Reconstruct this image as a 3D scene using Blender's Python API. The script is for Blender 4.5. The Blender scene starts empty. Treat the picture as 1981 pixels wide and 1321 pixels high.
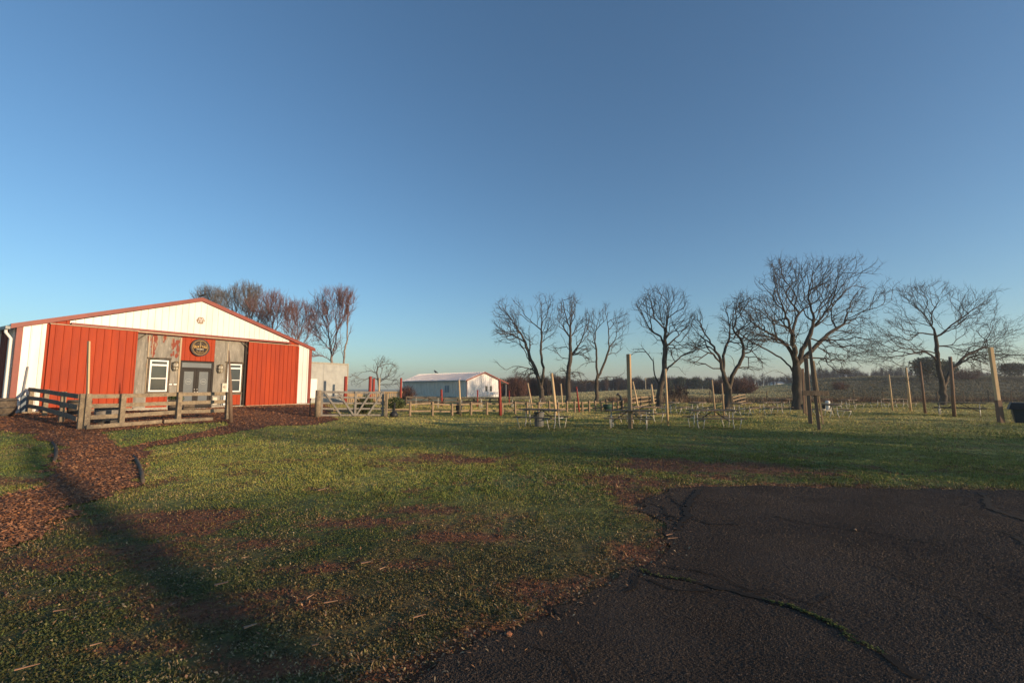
import bpy, bmesh, math, random
import numpy as np
from mathutils import Vector, Matrix, geometry
C = bpy.context.scene
COL = C.collection
R = math.radians
# ------------------------------------------------------------------ camera, sky, sun, exposure
F, HE, CX, CY = 880.0, 1.7, 990.5, 660.5
TH = math.atan(87.5 / 880)
CT, ST = math.cos(TH), math.sin(TH)
cam_d = bpy.data.cameras.new('camera'); cam = bpy.data.objects.new('camera', cam_d); COL.objects.link(cam)
cam_d.sensor_width = 36; cam_d.lens = F / 1981 * 36; cam_d.clip_end = 5000; cam_d.clip_start = .05
cam.location = (0, 0, HE); cam.rotation_euler = (math.pi / 2 + TH, 0, 0)
C.camera = cam
SX, SY = .900, -.436
SUN_EL, SUN_AZ = R(9.0), math.atan2(SX, SY)       # azimuth clockwise from +Y
w = bpy.data.worlds.new('World'); C.world = w; w.use_nodes = True
nt = w.node_tree; bg = nt.nodes['Background']
sky = nt.nodes.new('ShaderNodeTexSky'); sky.sky_type = 'NISHITA'; sky.sun_disc = False
sky.sun_elevation = SUN_EL; sky.sun_rotation = SUN_AZ
sky.air_density = 1.0; sky.dust_density = .35; sky.ozone_density = 3.5; sky.altitude = 0
vm = nt.nodes.new('ShaderNodeVectorMath'); vm.operation = 'MULTIPLY'; vm.inputs[1].default_value = (.98, 1.01, .975)   # cleaner winter blue
nt.links.new(sky.outputs[0], vm.inputs[0]); nt.links.new(vm.outputs[0], bg.inputs[0]); bg.inputs[1].default_value = .15
sd = bpy.data.lights.new('sun', 'SUN'); so = bpy.data.objects.new('sun', sd); COL.objects.link(so)
sd.energy = 4.7; sd.angle = R(.53); sd.color = (1, .74, .47)
so.rotation_euler = Vector((SX * math.cos(SUN_EL), SY * math.cos(SUN_EL), math.sin(SUN_EL))).to_track_quat('Z', 'Y').to_euler()
so.location = (40, -30, 20)
C.view_settings.view_transform = 'Standard'; C.view_settings.look = 'None'
C.view_settings.exposure = 0.42; C.view_settings.gamma = 1

rng = np.random.default_rng(7); random.seed(7)
def ss(a, b, x):
    t = np.clip((x - a) / (b - a), 0, 1); return t * t * (3 - 2 * t)
# ------------------------------------------------------------------ terrain
AX, AY = -20.7, 18.9                     # front left corner of the red barn
TX, TY = .515, .857                      # along the barn front
NX, NY = .857, -.515                     # out of the barn front
def crest_row(u):
    px = CX + u * F
    return np.interp(px, [300, 990, 1100, 1230, 1350, 1400, 1460, 1530, 1580, 1680, 1981, 2400],
                         [766, 766, 762, 755, 754, 755, 748, 742, 733, 728, 728, 722])
def hgt(x, y):
    x = np.asarray(x, float); y = np.asarray(y, float)
    d = (x - AX) * NX + (y - AY) * NY; s = (x - AX) * TX + (y - AY) * TY
    h = .55 * (1 - ss(1.5, 15, d)) * (1 - ss(15, 28, s))
    u = x / np.maximum(y, 20)
    tgt = (748 - crest_row(u)) / 880 * 150 + 1.7
    h = h + tgt * ss(62, 150, y) * (1 - .35 * ss(165, 420, y))
    h = h - .018 * np.clip(y - 150, 0, 330) * (1 - ss(-.03, .12, u))
    h = h + .8 * np.exp(-((y - 100) / 13) ** 2) * ss(.78, .93, u)
    near = ss(8, 16, y) * (1 - .0 * y)
    h = h + .02 * near * (np.sin(x * .9 + 1.3 * np.sin(y * .35)) + np.sin(y * .7 + x * .31))
    return h
def ray(px, py):
    u = (px - CX) / F; v = (CY - py) / F
    return np.array([u, CT - v * ST, ST + v * CT])
_Y = np.geomspace(2.0, 420, 6000)
def gp(px, py):
    """point where the sight line meets the terrain"""
    r = ray(px, py); t = _Y / r[1]
    X = r[0] * t; Z = HE + r[2] * t
    k = np.nonzero(Z < hgt(X, _Y))[0]
    k = k[0] if len(k) else len(_Y) - 1
    return float(X[k]), float(_Y[k]), float(hgt(X[k], _Y[k]))
def at(px, py, Y):
    r = ray(px, py); t = Y / r[1]
    return Vector((r[0] * t, Y, HE + r[2] * t))
def hz(x, y): return float(hgt(x, y))
# fractal value noise in numpy
_perm = rng.random((256, 256))
def vn(x, y):
    xi = np.floor(x).astype(int); yi = np.floor(y).astype(int); fx = x - xi; fy = y - yi
    fx = fx * fx * (3 - 2 * fx); fy = fy * fy * (3 - 2 * fy)
    a = _perm[xi % 256, yi % 256]; b = _perm[(xi + 1) % 256, yi % 256]
    c = _perm[xi % 256, (yi + 1) % 256]; d = _perm[(xi + 1) % 256, (yi + 1) % 256]
    return (a * (1 - fx) + b * fx) * (1 - fy) + (c * (1 - fx) + d * fx) * fy
def fbm(x, y, o=4):
    r = 0; a = .5; t = 0
    for i in range(o):
        r = r + a * vn(x * 2 ** i + 17.3 * i, y * 2 ** i + 9.1 * i); t += a; a *= .5
    return r / t
def inpoly(x, y, poly):
    x = np.asarray(x); y = np.asarray(y); ins = np.zeros(x.shape, bool); n = len(poly)
    for i in range(n):
        x0, y0 = poly[i]; x1, y1 = poly[(i + 1) % n]
        if y0 == y1: continue
        c = ((y0 > y) != (y1 > y)) & (x < (x1 - x0) * (y - y0) / (y1 - y0) + x0)
        ins ^= c
    return ins
# ------------------------------------------------------------------ object helpers
def tag(o, label=None, cat=None, group=None, kind=None):
    if label: o['label'] = label
    if cat: o['category'] = cat
    if group: o['group'] = group
    if kind: o['kind'] = kind
    return o
def empty(name, loc, label=None, cat=None, group=None, rz=0):
    o = bpy.data.objects.new(name, None); COL.objects.link(o); o.location = loc; o.rotation_euler = (0, 0, rz)
    o.empty_display_size = .2
    return tag(o, label, cat, group)
class MB:
    def __init__(s): s.v = []; s.f = []
    def add(s, vs, fs):
        k = len(s.v); s.v += [tuple(p) for p in vs]; s.f += [tuple(i + k for i in f) for f in fs]; return s
    def hexa(s, p):   # 8 corners: 4 bottom, 4 top, ccw
        return s.add(p, [(3, 2, 1, 0), (4, 5, 6, 7), (0, 1, 5, 4), (1, 2, 6, 5), (2, 3, 7, 6), (3, 0, 4, 7)])
    def box(s, x0, x1, y0, y1, z0, z1, M=None):
        p = [Vector(q) for q in ((x0, y0, z0), (x1, y0, z0), (x1, y1, z0), (x0, y1, z0), (x0, y0, z1), (x1, y0, z1), (x1, y1, z1), (x0, y1, z1))]
        if M: p = [M @ q for q in p]
        return s.hexa(p)
    def bar(s, a, b, w_, h_, up=(0, 0, 1), taper=1.0):
        a = Vector(a); b = Vector(b); d = (b - a).normalized(); up = Vector(up)
        sd_ = d.cross(up)
        if sd_.length < 1e-4: sd_ = d.cross(Vector((0, 1, 0)))
        sd_.normalize(); u2 = sd_.cross(d).normalized()
        p = []
        for c, k in ((a, 1), (b, taper)):
            for i, j in ((-1, -1), (1, -1), (1, 1), (-1, 1)):
                p.append(c + sd_ * (i * w_ / 2 * k) + u2 * (j * h_ / 2 * k))
        return s.add(p, [(0, 1, 2, 3), (7, 6, 5, 4), (0, 4, 5, 1), (1, 5, 6, 2), (2, 6, 7, 3), (3, 7, 4, 0)])
    def tube(s, pts, rad, n=6, cap=True):
        pts = [Vector(p) for p in pts]
        if not hasattr(rad, '__len__'): rad = [rad] * len(pts)
        k = len(s.v); ref = None
        for i, p in enumerate(pts):
            a = pts[max(i - 1, 0)]; b = pts[min(i + 1, len(pts) - 1)]; d = (b - a)
            d = d.normalized() if d.length > 1e-9 else Vector((0, 0, 1))
            if ref is None:
                ref = d.cross(Vector((0, 0, 1)))
                if ref.length < .1: ref = d.cross(Vector((1, 0, 0)))
            ref = (ref - d * ref.dot(d))
            if ref.length < 1e-5: ref = d.orthogonal()
            ref.normalize(); bi = d.cross(ref)
            for j in range(n):
                t = 2 * math.pi * j / n
                q = p + (ref * math.cos(t) + bi * math.sin(t)) * rad[i]
                s.v.append((q.x, q.y, q.z))
        for i in range(len(pts) - 1):
            for j in range(n):
                j2 = (j + 1) % n
                s.f.append((k + i * n + j, k + i * n + j2, k + (i + 1) * n + j2, k + (i + 1) * n + j))
        if cap:
            s.f.append(tuple(k + j for j in range(n))[::-1]); e = k + (len(pts) - 1) * n
            s.f.append(tuple(e + j for j in range(n)))
        return s
    def lathe(s, prof, c=(0, 0, 0), n=16):
        k = len(s.v)
        for r, z in prof:
            for j in range(n):
                t = 2 * math.pi * j / n; s.v.append((c[0] + r * math.cos(t), c[1] + r * math.sin(t), c[2] + z))
        for i in range(len(prof) - 1):
            for j in range(n):
                j2 = (j + 1) % n; s.f.append((k + i * n + j, k + i * n + j2, k + (i + 1) * n + j2, k + (i + 1) * n + j))
        s.f.append(tuple(k + j for j in range(n))[::-1]); e = k + (len(prof) - 1) * n; s.f.append(tuple(e + j for j in range(n)))
        return s
    def build(s, name, mat, parent=None, smooth=False, local=False, bev=0, label=None):
        off = Vector((0, 0, 0))
        if parent and not local:
            q = parent
            while q: off += q.location; q = q.parent
        me = bpy.data.meshes.new(name)
        v = np.array(s.v, dtype=float).reshape(-1, 3) - np.array(off)
        me.from_pydata(v.tolist(), [], s.f); me.materials.append(mat); me.update()
        if smooth: me.polygons.foreach_set('use_smooth', [True] * len(me.polygons))
        o = bpy.data.objects.new(name, me); COL.objects.link(o)
        if parent: o.parent = parent
        if bev:
            m = o.modifiers.new('bevel', 'BEVEL'); m.width = bev; m.segments = 1; m.limit_method = 'ANGLE'
        if label: o['label'] = label
        return o
def build_split(b, name, m, parent=None, **kw):
    """one object per connected piece"""
    par = list(range(len(b.v)))
    def fd(i):
        while par[i] != i: par[i] = par[par[i]]; i = par[i]
        return i
    for f in b.f:
        for i in f[1:]: par[fd(i)] = fd(f[0])
    comps = {}
    for f in b.f: comps.setdefault(fd(f[0]), []).append(f)
    last = None
    for fs in comps.values():
        ids = sorted({i for f in fs for i in f}); mp_ = {i: k for k, i in enumerate(ids)}; c = MB(); c.v = [b.v[i] for i in ids]; c.f = [tuple(mp_[i] for i in f) for f in fs]; last = c.build(name, m, parent, **kw)
    return last
def npmesh(name, V, Fc, mat, k=3, cols=None, smooth=False):
    """fast mesh from numpy arrays (all faces with k corners)"""
    me = bpy.data.meshes.new(name); V = np.asarray(V, np.float32); Fc = np.asarray(Fc, np.int32)
    me.vertices.add(len(V)); me.vertices.foreach_set('co', V.ravel())
    me.loops.add(Fc.size); me.loops.foreach_set('vertex_index', Fc.ravel())
    me.polygons.add(len(Fc)); me.polygons.foreach_set('loop_start', np.arange(len(Fc), dtype=np.int32) * k)
    me.update(calc_edges=True)
    if cols is not None:
        a = me.color_attributes.new('Col', 'FLOAT_COLOR', 'POINT')
        a.data.foreach_set('color', np.concatenate([cols, np.ones((len(cols), 1))], 1).astype(np.float32).ravel())
    if smooth: me.polygons.foreach_set('use_smooth', np.ones(len(Fc), bool))
    me.materials.append(mat); me.validate()
    o = bpy.data.objects.new(name, me); COL.objects.link(o); return o
def copy_tree(o, parent=None):
    c = o.copy(); COL.objects.link(c); c.parent = parent
    for ch in list(o.children): copy_tree(ch, c)
    return c
# ------------------------------------------------------------------ materials
def mat(name, col, rough=.8, col2=None, scale=5, mix=(.35, .65), bump=0, bscale=None, stretch=(1, 1, 1), metal=0, spec=.3, detail=6,
        col3=None, scale3=1, mix3=(.5, .6), attr=False, coat=0):
    m = bpy.data.materials.new(name); m.use_nodes = True; n = m.node_tree; b = n.nodes['Principled BSDF']
    b.inputs['Roughness'].default_value = rough; b.inputs['Metallic'].default_value = metal; b.inputs['Specular IOR Level'].default_value = spec
    b.inputs['Base Color'].default_value = (*col, 1)
    tc = n.nodes.new('ShaderNodeTexCoord'); mp = n.nodes.new('ShaderNodeMapping'); n.links.new(tc.outputs['Object'], mp.inputs[0])
    mp.inputs['Scale'].default_value = stretch
    out = None
    if attr:
        a = n.nodes.new('ShaderNodeVertexColor'); a.layer_name = 'Col'; out = a.outputs[0]
    def noise(sc, dt=detail):
        q = n.nodes.new('ShaderNodeTexNoise'); q.inputs['Scale'].default_value = sc; q.inputs['Detail'].default_value = dt
        q.inputs['Roughness'].default_value = .62; n.links.new(mp.outputs[0], q.inputs[0]); return q.outputs[0]
    def mx(f, lo, hi, c1, c2):
        r = n.nodes.new('ShaderNodeMapRange'); r.inputs[1].default_value = lo; r.inputs[2].default_value = hi; n.links.new(f, r.inputs[0])
        k = n.nodes.new('ShaderNodeMix'); k.data_type = 'RGBA'; n.links.new(r.outputs[0], k.inputs[0])
        for c, i in ((c1, 6), (c2, 7)):
            if isinstance(c, tuple): k.inputs[i].default_value = (*c, 1)
            else: n.links.new(c, k.inputs[i])
        return k.outputs[2]
    if col2: out = mx(noise(scale), mix[0], mix[1], col if out is None else out, col2)
    if col3: out = mx(noise(scale3), mix3[0], mix3[1], out if out is not None else col, col3)
    if attr:  # small scale light/dark mottling of the thing's own colour
        r = n.nodes.new('ShaderNodeMapRange'); r.inputs[1].default_value = .3; r.inputs[2].default_value = .7
        r.inputs[3].default_value = .55; r.inputs[4].default_value = 1.45
        n.links.new(noise(scale, 8), r.inputs[0])
        k = n.nodes.new('ShaderNodeVectorMath'); k.operation = 'SCALE'; n.links.new(out, k.inputs[0]); n.links.new(r.outputs[0], k.inputs[3]); out = k.outputs[0]
    if out is not None: n.links.new(out, b.inputs['Base Color'])
    if bump:
        bp = n.nodes.new('ShaderNodeBump'); bp.inputs['Strength'].default_value = 1; bp.inputs['Distance'].default_value = bump
        n.links.new(noise(bscale or scale, 8), bp.inputs['Height']); n.links.new(bp.outputs[0], b.inputs['Normal'])
    m['b'] = 1
    return m
M = {}
M['red'] = mat('red_metal', (.39, .053, .014), .6, (.29, .040, .015), 1.6, (.35, .7), .004, 2.2, (1.6, 1.6, .3), spec=.15, col3=(.27, .036, .014), scale3=.5, mix3=(.55, .75))
M['redtrim'] = mat('red_trim', (.25, .048, .028), .5, (.19, .04, .025), 2.3, spec=.35)
M['white'] = mat('cream_metal', (.71, .665, .645), .38, (.60, .54, .46), .9, (.45, .8), .001, 20, (1, 1, .3), spec=.5)
M['whitew'] = mat('white_metal', (.80, .73, .64), .45, (.70, .63, .54), 1.2, (.4, .8), spec=.4)
M['roofw'] = mat('white_roof', (.66, .58, .53), .35, (.58, .50, .45), .7, (.4, .7), metal=.45, spec=.6)
M['ply'] = mat('weathered_plywood', (.30, .275, .23), .9, (.175, .16, .135), 3, (.35, .65), .004, 25, (1.5, 1.5, .35), col3=(.40, .36, .30), scale3=9, mix3=(.55, .7))
M['peel'] = mat('peeling_red_paint', (.24, .06, .035), .85, (.33, .26, .18), 6, (.5, .62), .003, 20, (1, 1, .4))
M['barewood'] = mat('bare_stud', (.50, .40, .27), .85, (.38, .29, .19), 4, stretch=(2, 2, .2), bump=.002)
M['ramprail'] = mat('brown_weathered_rail', (.26, .19, .13), .92, (.15, .115, .085), 7, (.35, .65), .004, 30)
M['darkwood'] = mat('dark_weathered_wood', (.15, .115, .08), .92, (.07, .055, .042), 7, (.35, .65), .004, 30, (1, 1, 1), col3=(.22, .18, .13), scale3=20, mix3=(.58, .72))
M['table'] = mat('table_boards', (.20, .145, .095), .9, (.12, .09, .065), 6, (.35, .65), .003, 25)
M['rail'] = mat('low_fence_wood', (.33, .235, .145), .9, (.20, .145, .095), 5, (.35, .65), .003, 25)
M['fence'] = mat('fence_wood', (.30, .235, .155), .9, (.17, .13, .09), 6, (.35, .65), .005, 25, (1, 1, 1), col3=(.38, .31, .21), scale3=16, mix3=(.55, .7))
M['palewood'] = mat('pale_new_timber', (.62, .44, .25), .75, (.50, .34, .18), 4, (.35, .7), .002, 30, (1, 1, .15))
M['tanwood'] = mat('tan_timber', (.42, .29, .165), .8, (.30, .2, .115), 4, (.35, .7), .003, 30, (1, 1, .15))
M['brownwood'] = mat('brown_timber', (.23, .145, .095), .85, (.15, .095, .065), 4, (.35, .7), .003, 30, (1, 1, .15))
M['redwood'] = mat('red_stained_post', (.33, .055, .035), .8, (.22, .035, .028), 4, (.35, .7), .002, 30)
M['greywood'] = mat('grey_weathered_gate', (.30, .27, .23), .9, (.18, .16, .14), 8, (.35, .65), .003, 30)
M['bark'] = mat('walnut_bark', (.115, .09, .068), .95, (.055, .044, .035), 3, (.35, .65), .03, 9, (1, 1, .3), col3=(.12, .125, .07), scale3=1.3, mix3=(.6, .75))
M['twig'] = mat('walnut_twigs', (.10, .078, .062), .95, (.06, .047, .04), 2, (.35, .65))
M['pbark'] = mat('pale_bark', (.30, .235, .185), .9, (.18, .135, .11), 3, (.35, .65), .01, 12)
M['rtwig'] = mat('reddish_twigs', (.20, .10, .085), .9, (.13, .07, .06), 1.2, (.35, .65))
M['gtwig'] = mat('grey_twigs', (.17, .145, .12), .9, (.11, .09, .08), 1.2, (.35, .65))
M['osb'] = mat('grey_board_cladding', (.42, .42, .39), .9, (.33, .33, .31), 2.2, (.35, .65), .002, 25, col3=(.45, .42, .36), scale3=12, mix3=(.58, .72))
M['galv'] = mat('galvanised_pipe', (.66, .61, .53), .5, (.5, .46, .39), 9, metal=.1, spec=.5)
M['black'] = mat('black_plastic', (.022, .022, .024), .5, (.03, .03, .03), 8)
M['blackm'] = mat('black_metal', (.03, .028, .026), .4, (.045, .04, .036), 8, spec=.5)
M['bin'] = mat('dark_teal_plastic', (.028, .045, .052), .5, (.02, .034, .04), 6)
M['binblue'] = mat('blue_grey_plastic', (.06, .075, .10), .5, (.045, .055, .075), 6)
M['bingrey'] = mat('grey_bin_plastic', (.17, .17, .165), .6, (.12, .12, .12), 5)
M['grey'] = mat('grey_painted', (.38, .38, .36), .6, (.3, .3, .29), 5)
M['concrete'] = mat('concrete', (.42, .38, .31), .9, (.3, .27, .22), 6, bump=.004, bscale=30)
M['vinyl'] = mat('white_vinyl', (.82, .80, .76), .4, (.76, .74, .69), 4, spec=.45)
M['frame'] = mat('dark_bronze_frame', (.018, .014, .012), .5, (.026, .02, .017), 5, spec=.2)
M['glass'] = mat('window_glass', (.035, .045, .05), .08, (.045, .055, .06), 2, spec=.7)
M['doorglass'] = mat('door_glass', (.16, .175, .185), .12, (.13, .14, .15), 1.5, spec=.7)
M['frost'] = mat('etched_mark', (.34, .35, .34), .6)
M['lampglass'] = mat('lantern_glass', (.55, .50, .40), .2, (.45, .4, .3), 9, spec=.6)
M['brass'] = mat('aged_brass', (.20, .15, .08), .45, (.1, .08, .05), 9, metal=.6)
M['signdark'] = mat('dark_sign_board', (.016, .011, .010), .7, (.028, .019, .016), 9, (.4, .6), .001, 40)
M['signrim'] = mat('sign_rim', (.055, .040, .036), .6, (.035, .026, .024), 9)
M['gold'] = mat('gold_letters', (.72, .42, .09), .45, (.6, .33, .07), 12, spec=.5)
M['silverl'] = mat('pale_letters', (.62, .54, .40), .5)
M['copper'] = mat('copper_emblem', (.34, .23, .14), .5, (.26, .18, .11), 9)
M['leafgreen'] = mat('shrub_leaves', (.05, .075, .02), .7, (.09, .10, .03), 3, (.3, .7))
M['ever'] = mat('evergreen_foliage', (.028, .042, .022), .85, (.05, .06, .03), .8, (.35, .65))
M['wood'] = mat('winter_wood', (.115, .082, .066), .95, (.07, .052, .045), .12, (.35, .65), col3=(.17, .09, .06), scale3=.05, mix3=(.5, .65))
M['weed'] = mat('dry_weed_stems', (.20, .12, .075), .9, (.12, .075, .05), .35, (.35, .65), col3=(.26, .2, .11), scale3=.15, mix3=(.5, .65))
M['brush'] = mat('red_brush', (.15, .07, .05), .95, (.085, .05, .04), .8, (.35, .65))
M['chip'] = mat('wood_chips', (.38, .165, .075), .85, (.21, .09, .045), 2.2, (.35, .65), col3=(.58, .36, .19), scale3=23, mix3=(.56, .68))
M['mulch'] = mat('bark_mulch', (.19, .075, .036), .95, (.10, .042, .022), 9, (.35, .65), .05, 16, col3=(.30, .14, .07), scale3=26, mix3=(.52, .68))
M['asphalt'] = mat('old_asphalt', (.090, .068, .052), .92, (.050, .038, .031), 42, (.40, .60), .03, 55, col3=(.060, .040, .027), scale3=.9, mix3=(.42, .68), detail=4, spec=.15)
M['grit'] = mat('asphalt_grit', (.135, .094, .064), .85, (.062, .045, .034), .8, (.38, .66), col3=(.22, .17, .13), scale3=47, mix3=(.58, .68), spec=.2)
M['crack'] = mat('crack_dark', (.008, .006, .005), 1.0, (.014, .01, .008), 20)
M['moss'] = mat('crack_moss', (.05, .07, .015), .9, (.09, .10, .02), 30)
M['ground'] = mat('grass_and_earth', (.05, .07, .03), .95, attr=True, scale=14, bump=.09, bscale=7)
M['blade'] = mat('grass_blades', (.05, .08, .03), .75, attr=True, scale=5)
M['sidewhite'] = M['white']
M['rust'] = mat('rusty_stone', (.36, .15, .075), .8, (.2, .08, .04), 20)
M['stick'] = mat('pale_bark_chips', (.26, .13, .08), .85, (.36, .22, .13), 3)
M['bluepan'] = mat('blue_grey_panel', (.16, .20, .24), .6, (.12, .15, .18), 4)
M['bird'] = mat('dark_feathers', (.02, .02, .022), .7)
M['cream'] = mat('cream_plastic', (.66, .60, .48), .6, (.55, .49, .38), 5)
M['greenp'] = mat('green_plastic', (.03, .075, .05), .6, (.02, .05, .035), 8)

# ------------------------------------------------------------------ ground plan
def gpoly(pts): return [gp(*p)[:2] for p in pts]
def smooth_noisy(poly, step=.25, amp=.06, closed=True, seed=1):
    out = []; n = len(poly)
    for i in range(n if closed else n - 1):
        a = poly[i]; b = poly[(i + 1) % n]; L = math.hypot(b[0] - a[0], b[1] - a[1]); k = max(1, int(L / step))
        for j in range(k):
            t = j / k; x = a[0] + (b[0] - a[0]) * t; y = a[1] + (b[1] - a[1]) * t
            out.append((x, y))
    out = np.array(out)
    q = (np.roll(out, 1, 0) + 2 * out + np.roll(out, -1, 0)) / 4
    q = (np.roll(q, 1, 0) + 2 * q + np.roll(q, -1, 0)) / 4
    dx = (fbm(q[:, 0] * 2.1 + seed, q[:, 1] * 2.1, 4) - .5) * 2 * amp * 2; dy = (fbm(q[:, 0] * 2.1, q[:, 1] * 2.1 + seed + 40, 4) - .5) * 2 * amp * 2
    return [(float(a), float(b)) for a, b in zip(q[:, 0] + dx, q[:, 1] + dy)]
asph = [(7.75, 40), (2.6, 7.80)]
g_as = gpoly([(2250, 952), (1981, 950), (1700, 945), (1480, 943), (1330, 944), (1268, 962), (1248, 990), (1300, 1020), (1305, 1045), (1262, 1085), (1200, 1110), (1120, 1150), (1040, 1190), (960, 1225), (880, 1270), (800, 1318)])
g_as = g_as + [(-1.6, 1.9), (-3.2, .6), (-3.2, -12), (30, -12), (30, g_as[0][1] + .3), (14, g_as[0][1])]
g_as = smooth_noisy(g_as, .07, .13, seed=3)
g_as = [(x + .05 * (vn(np.array(x * 9.), np.array(y * 9.)) - .5) + .03 * (vn(np.array(x * 23.), np.array(y * 23.)) - .5), y + .07 * (vn(np.array(x * 9. + 50), np.array(y * 9.)) - .5) + .04 * (vn(np.array(x * 23.), np.array(y * 23. + 9)) - .5)) for x, y in g_as]
g_as = [(float(x), float(y)) for x, y in g_as]
_ex = np.arange(-5, 24, .08); _ey = np.arange(-1, 14, .08); _EX, _EY = np.meshgrid(_ex, _ey, indexing='ij'); _gp = np.array([g for g in g_as if g[1] > -1.5][::2])
_ed = np.full(_EX.shape, 99.)
for _x, _y in _gp: _ed = np.minimum(_ed, (_EX - _x) ** 2 + (_EY - _y) ** 2)
_ed = np.sqrt(_ed)
def edgedist(x, y):
    i = np.clip(((x + 5) / .08).astype(int), 0, len(_ex) - 1); j = np.clip(((y + 1) / .08).astype(int), 0, len(_ey) - 1); return _ed[i, j]
# barn front helper point
def WP(s, d=0, z=0): return Vector((AX + TX * s + NX * d, AY + TY * s + NY * d, z))
pw = lambda s, d: tuple(WP(s, d))[:2]
g_path = [pw(-6, .5), pw(-.2, .1), pw(15, .1)] + gpoly([(640, 803), (655, 812), (600, 822), (530, 824), (470, 836), (380, 850), (310, 862), (262, 878), (276, 915), (272, 938), (180, 965), (110, 1010), (50, 1055), (-60, 1085)]) \
    + gpoly([(-60, 975), (10, 960), (80, 940), (104, 915), (108, 862), (70, 842), (20, 832), (-120, 832)])
g_path = smooth_noisy(g_path, .12, .22, seed=9)
g_island = smooth_noisy(gpoly([(196, 836), (440, 816), (446, 823), (360, 842), (285, 857), (232, 868)]), .2, .06, seed=5)
def dirtmask(x, y):
    """bare red earth patches, 0..1"""
    r = 0
    for px, py, rx, ry in ((250, 1020, 1.3, .35), (330, 1000, 1.0, .35), (230, 1070, 1.1, .28), (140, 1090, 1.2, .22), (60, 930, 1.5, .4), (620, 1100, .5, .16), (530, 1150, .45, .12),
                           (1260, 900, 1.0, .9), (1230, 935, .9, .7), (1430, 905, 1.7, 1.0), (1240, 960, .45, .8), (820, 985, .6, .3), (700, 1010, .8, .3), (900, 1040, .6, .2),
                           (1240, 1075, .35, .5), (1100, 1140, .6, .2), (430, 1180, .6, .2), (520, 1290, .4, .12), (300, 1250, .5, .12), (1180, 925, .8, .6), (850, 890, 1.5, .6), (780, 1090, .5, .15), (400, 995, .9, .3), (480, 1050, .7, .2)):
        X, Y, _ = gp(px, py); r = np.maximum(r, 1.25 * np.exp(-(((x - X) / rx) ** 2 + ((y - Y) / ry) ** 2)))
    n = fbm(x * 1.3 + 5, y * 1.3, 5); n2 = fbm(x * 5, y * 5 + 3, 3)
    edge = 0
    n3 = fbm(x * 14, y * 14, 2)
    r = r * (.35 + 1.4 * n) + .65 * ss(.55, .70, n) * (1 - ss(12, 20, y)) * .8
    ed = edgedist(np.asarray(x, float), np.asarray(y, float)); r = np.maximum(r, 1.15 * np.exp(-(ed / (.10 + .32 * n2)) ** 2) * (.45 + .9 * n))
    return np.clip((r * 1.25 * (.35 + n2 * .9) - .22 + (n3 - .5) * 1.3) * 1.2, 0, 1)
def gcol(x, y):
    x = np.asarray(x, float); y = np.asarray(y, float)
    a = fbm(x * .35, y * .35, 4)[..., None]; b = fbm(x * 1.6 + 9, y * 1.6, 4)[..., None]; c = fbm(x * .09 + 3, y * .25 + 7, 4)[..., None]
    green = np.array([.15, .17, .035]); olive = np.array([.265, .25, .062]); tan = np.array([.52, .42, .14]); dark = np.array([.06, .10, .035])
    k = np.clip(ss(.38, .62, a) * .6 + ss(.4, .7, b) * .4, 0, 1)
    col = green * (1 - k) + olive * k
    k2 = ss(14, 26, y)[..., None] * ss(.30, .62, c) * .85
    col = col * (1 - k2) + tan * k2
    k3 = (ss(.5, .7, b) * ss(.45, .6, 1 - a) * .6); col = col * (1 - k3) + dark * k3
    nearb = (1 - ss(4.5, 9, y))[..., None]                          # clover and trampled earth near the asphalt
    col = col * (1 - nearb) + nearb * .76 * (np.array([.095, .115, .028]) * (1 - k * .8) + np.array([.19, .125, .05]) * k * .8)
    d = dirtmask(x, y)[..., None]; e_ = fbm(x * 7 + 3, y * 7, 3)[..., None]; red = np.array([.185, .072, .033]) * (.35 + .6 * b + .7 * e_)
    col = col * (1 - d) + red * d
    # fields beyond the lawn
    f = ss(52, 60, y)[..., None]; fc = fbm(x * .03, y * .06, 4)[..., None]
    pale = np.array([.36, .32, .17]) * (.8 + .4 * fc); brown = np.array([.058, .044, .027]) * (.7 + .6 * fbm(x * .12, y * .2, 3)[..., None])
    u = (x / np.maximum(y, 1))
    kb = (ss(.56, .68, u) * ss(60, 74, y) * (1 - .45 * ss(120, 150, y)))[..., None] * (.72 + .5 * (fc - .5))
    kd = (ss(.70, .85, u) * np.exp(-((y - 112) / 14) ** 2))[..., None]  # shadowed band of the hill, painted into its ground colour
    field = pale * (1 - kb) + brown * kb; field = field * (1 - kd * .55)
    w_ = (np.exp(-((y - 52) / 4.5) ** 2))[..., None] * ss(8, 14, x)[..., None]
    col = col * (1 - f) + field * f
    col = col * (1 - w_ * .8) + w_ * .8 * np.array([.13, .085, .055])
    return col
def axis(lo, hi, st, out, g=1.12):
    a = list(np.arange(lo, hi, st)); d = st; x = a[-1]
    while x < out: d *= g; x += d; a.append(x)
    d = st; x = lo; b = []
    while x > -out: d *= g; x -= d; b.append(x)
    return np.array(b[::-1] + a)
xs = axis(-13, 14, .085, 1500, 1.07); ys = axis(2, 17, .085, 1500, 1.03)
ys = ys[ys > -60]; xs = xs[abs(xs) < 1600]; ys = ys[ys < 1600]
gx, gy = np.meshgrid(xs, ys, indexing='ij')
gz = hgt(gx, gy) + (fbm(gx * 2.2, gy * 2.2, 3) - .5) * .03 * (1 - ss(15, 30, gy)) * 1.0
ina = inpoly(gx, gy, g_as) | inpoly(gx, gy, g_path)
gz = np.where(ina, hgt(gx, gy) - .02, gz)
V = np.stack([gx, gy, gz], -1).reshape(-1, 3)
nx_, ny_ = len(xs), len(ys)
ii, jj = np.meshgrid(np.arange(nx_ - 1), np.arange(ny_ - 1), indexing='ij'); k0 = (ii * ny_ + jj).ravel()
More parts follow.
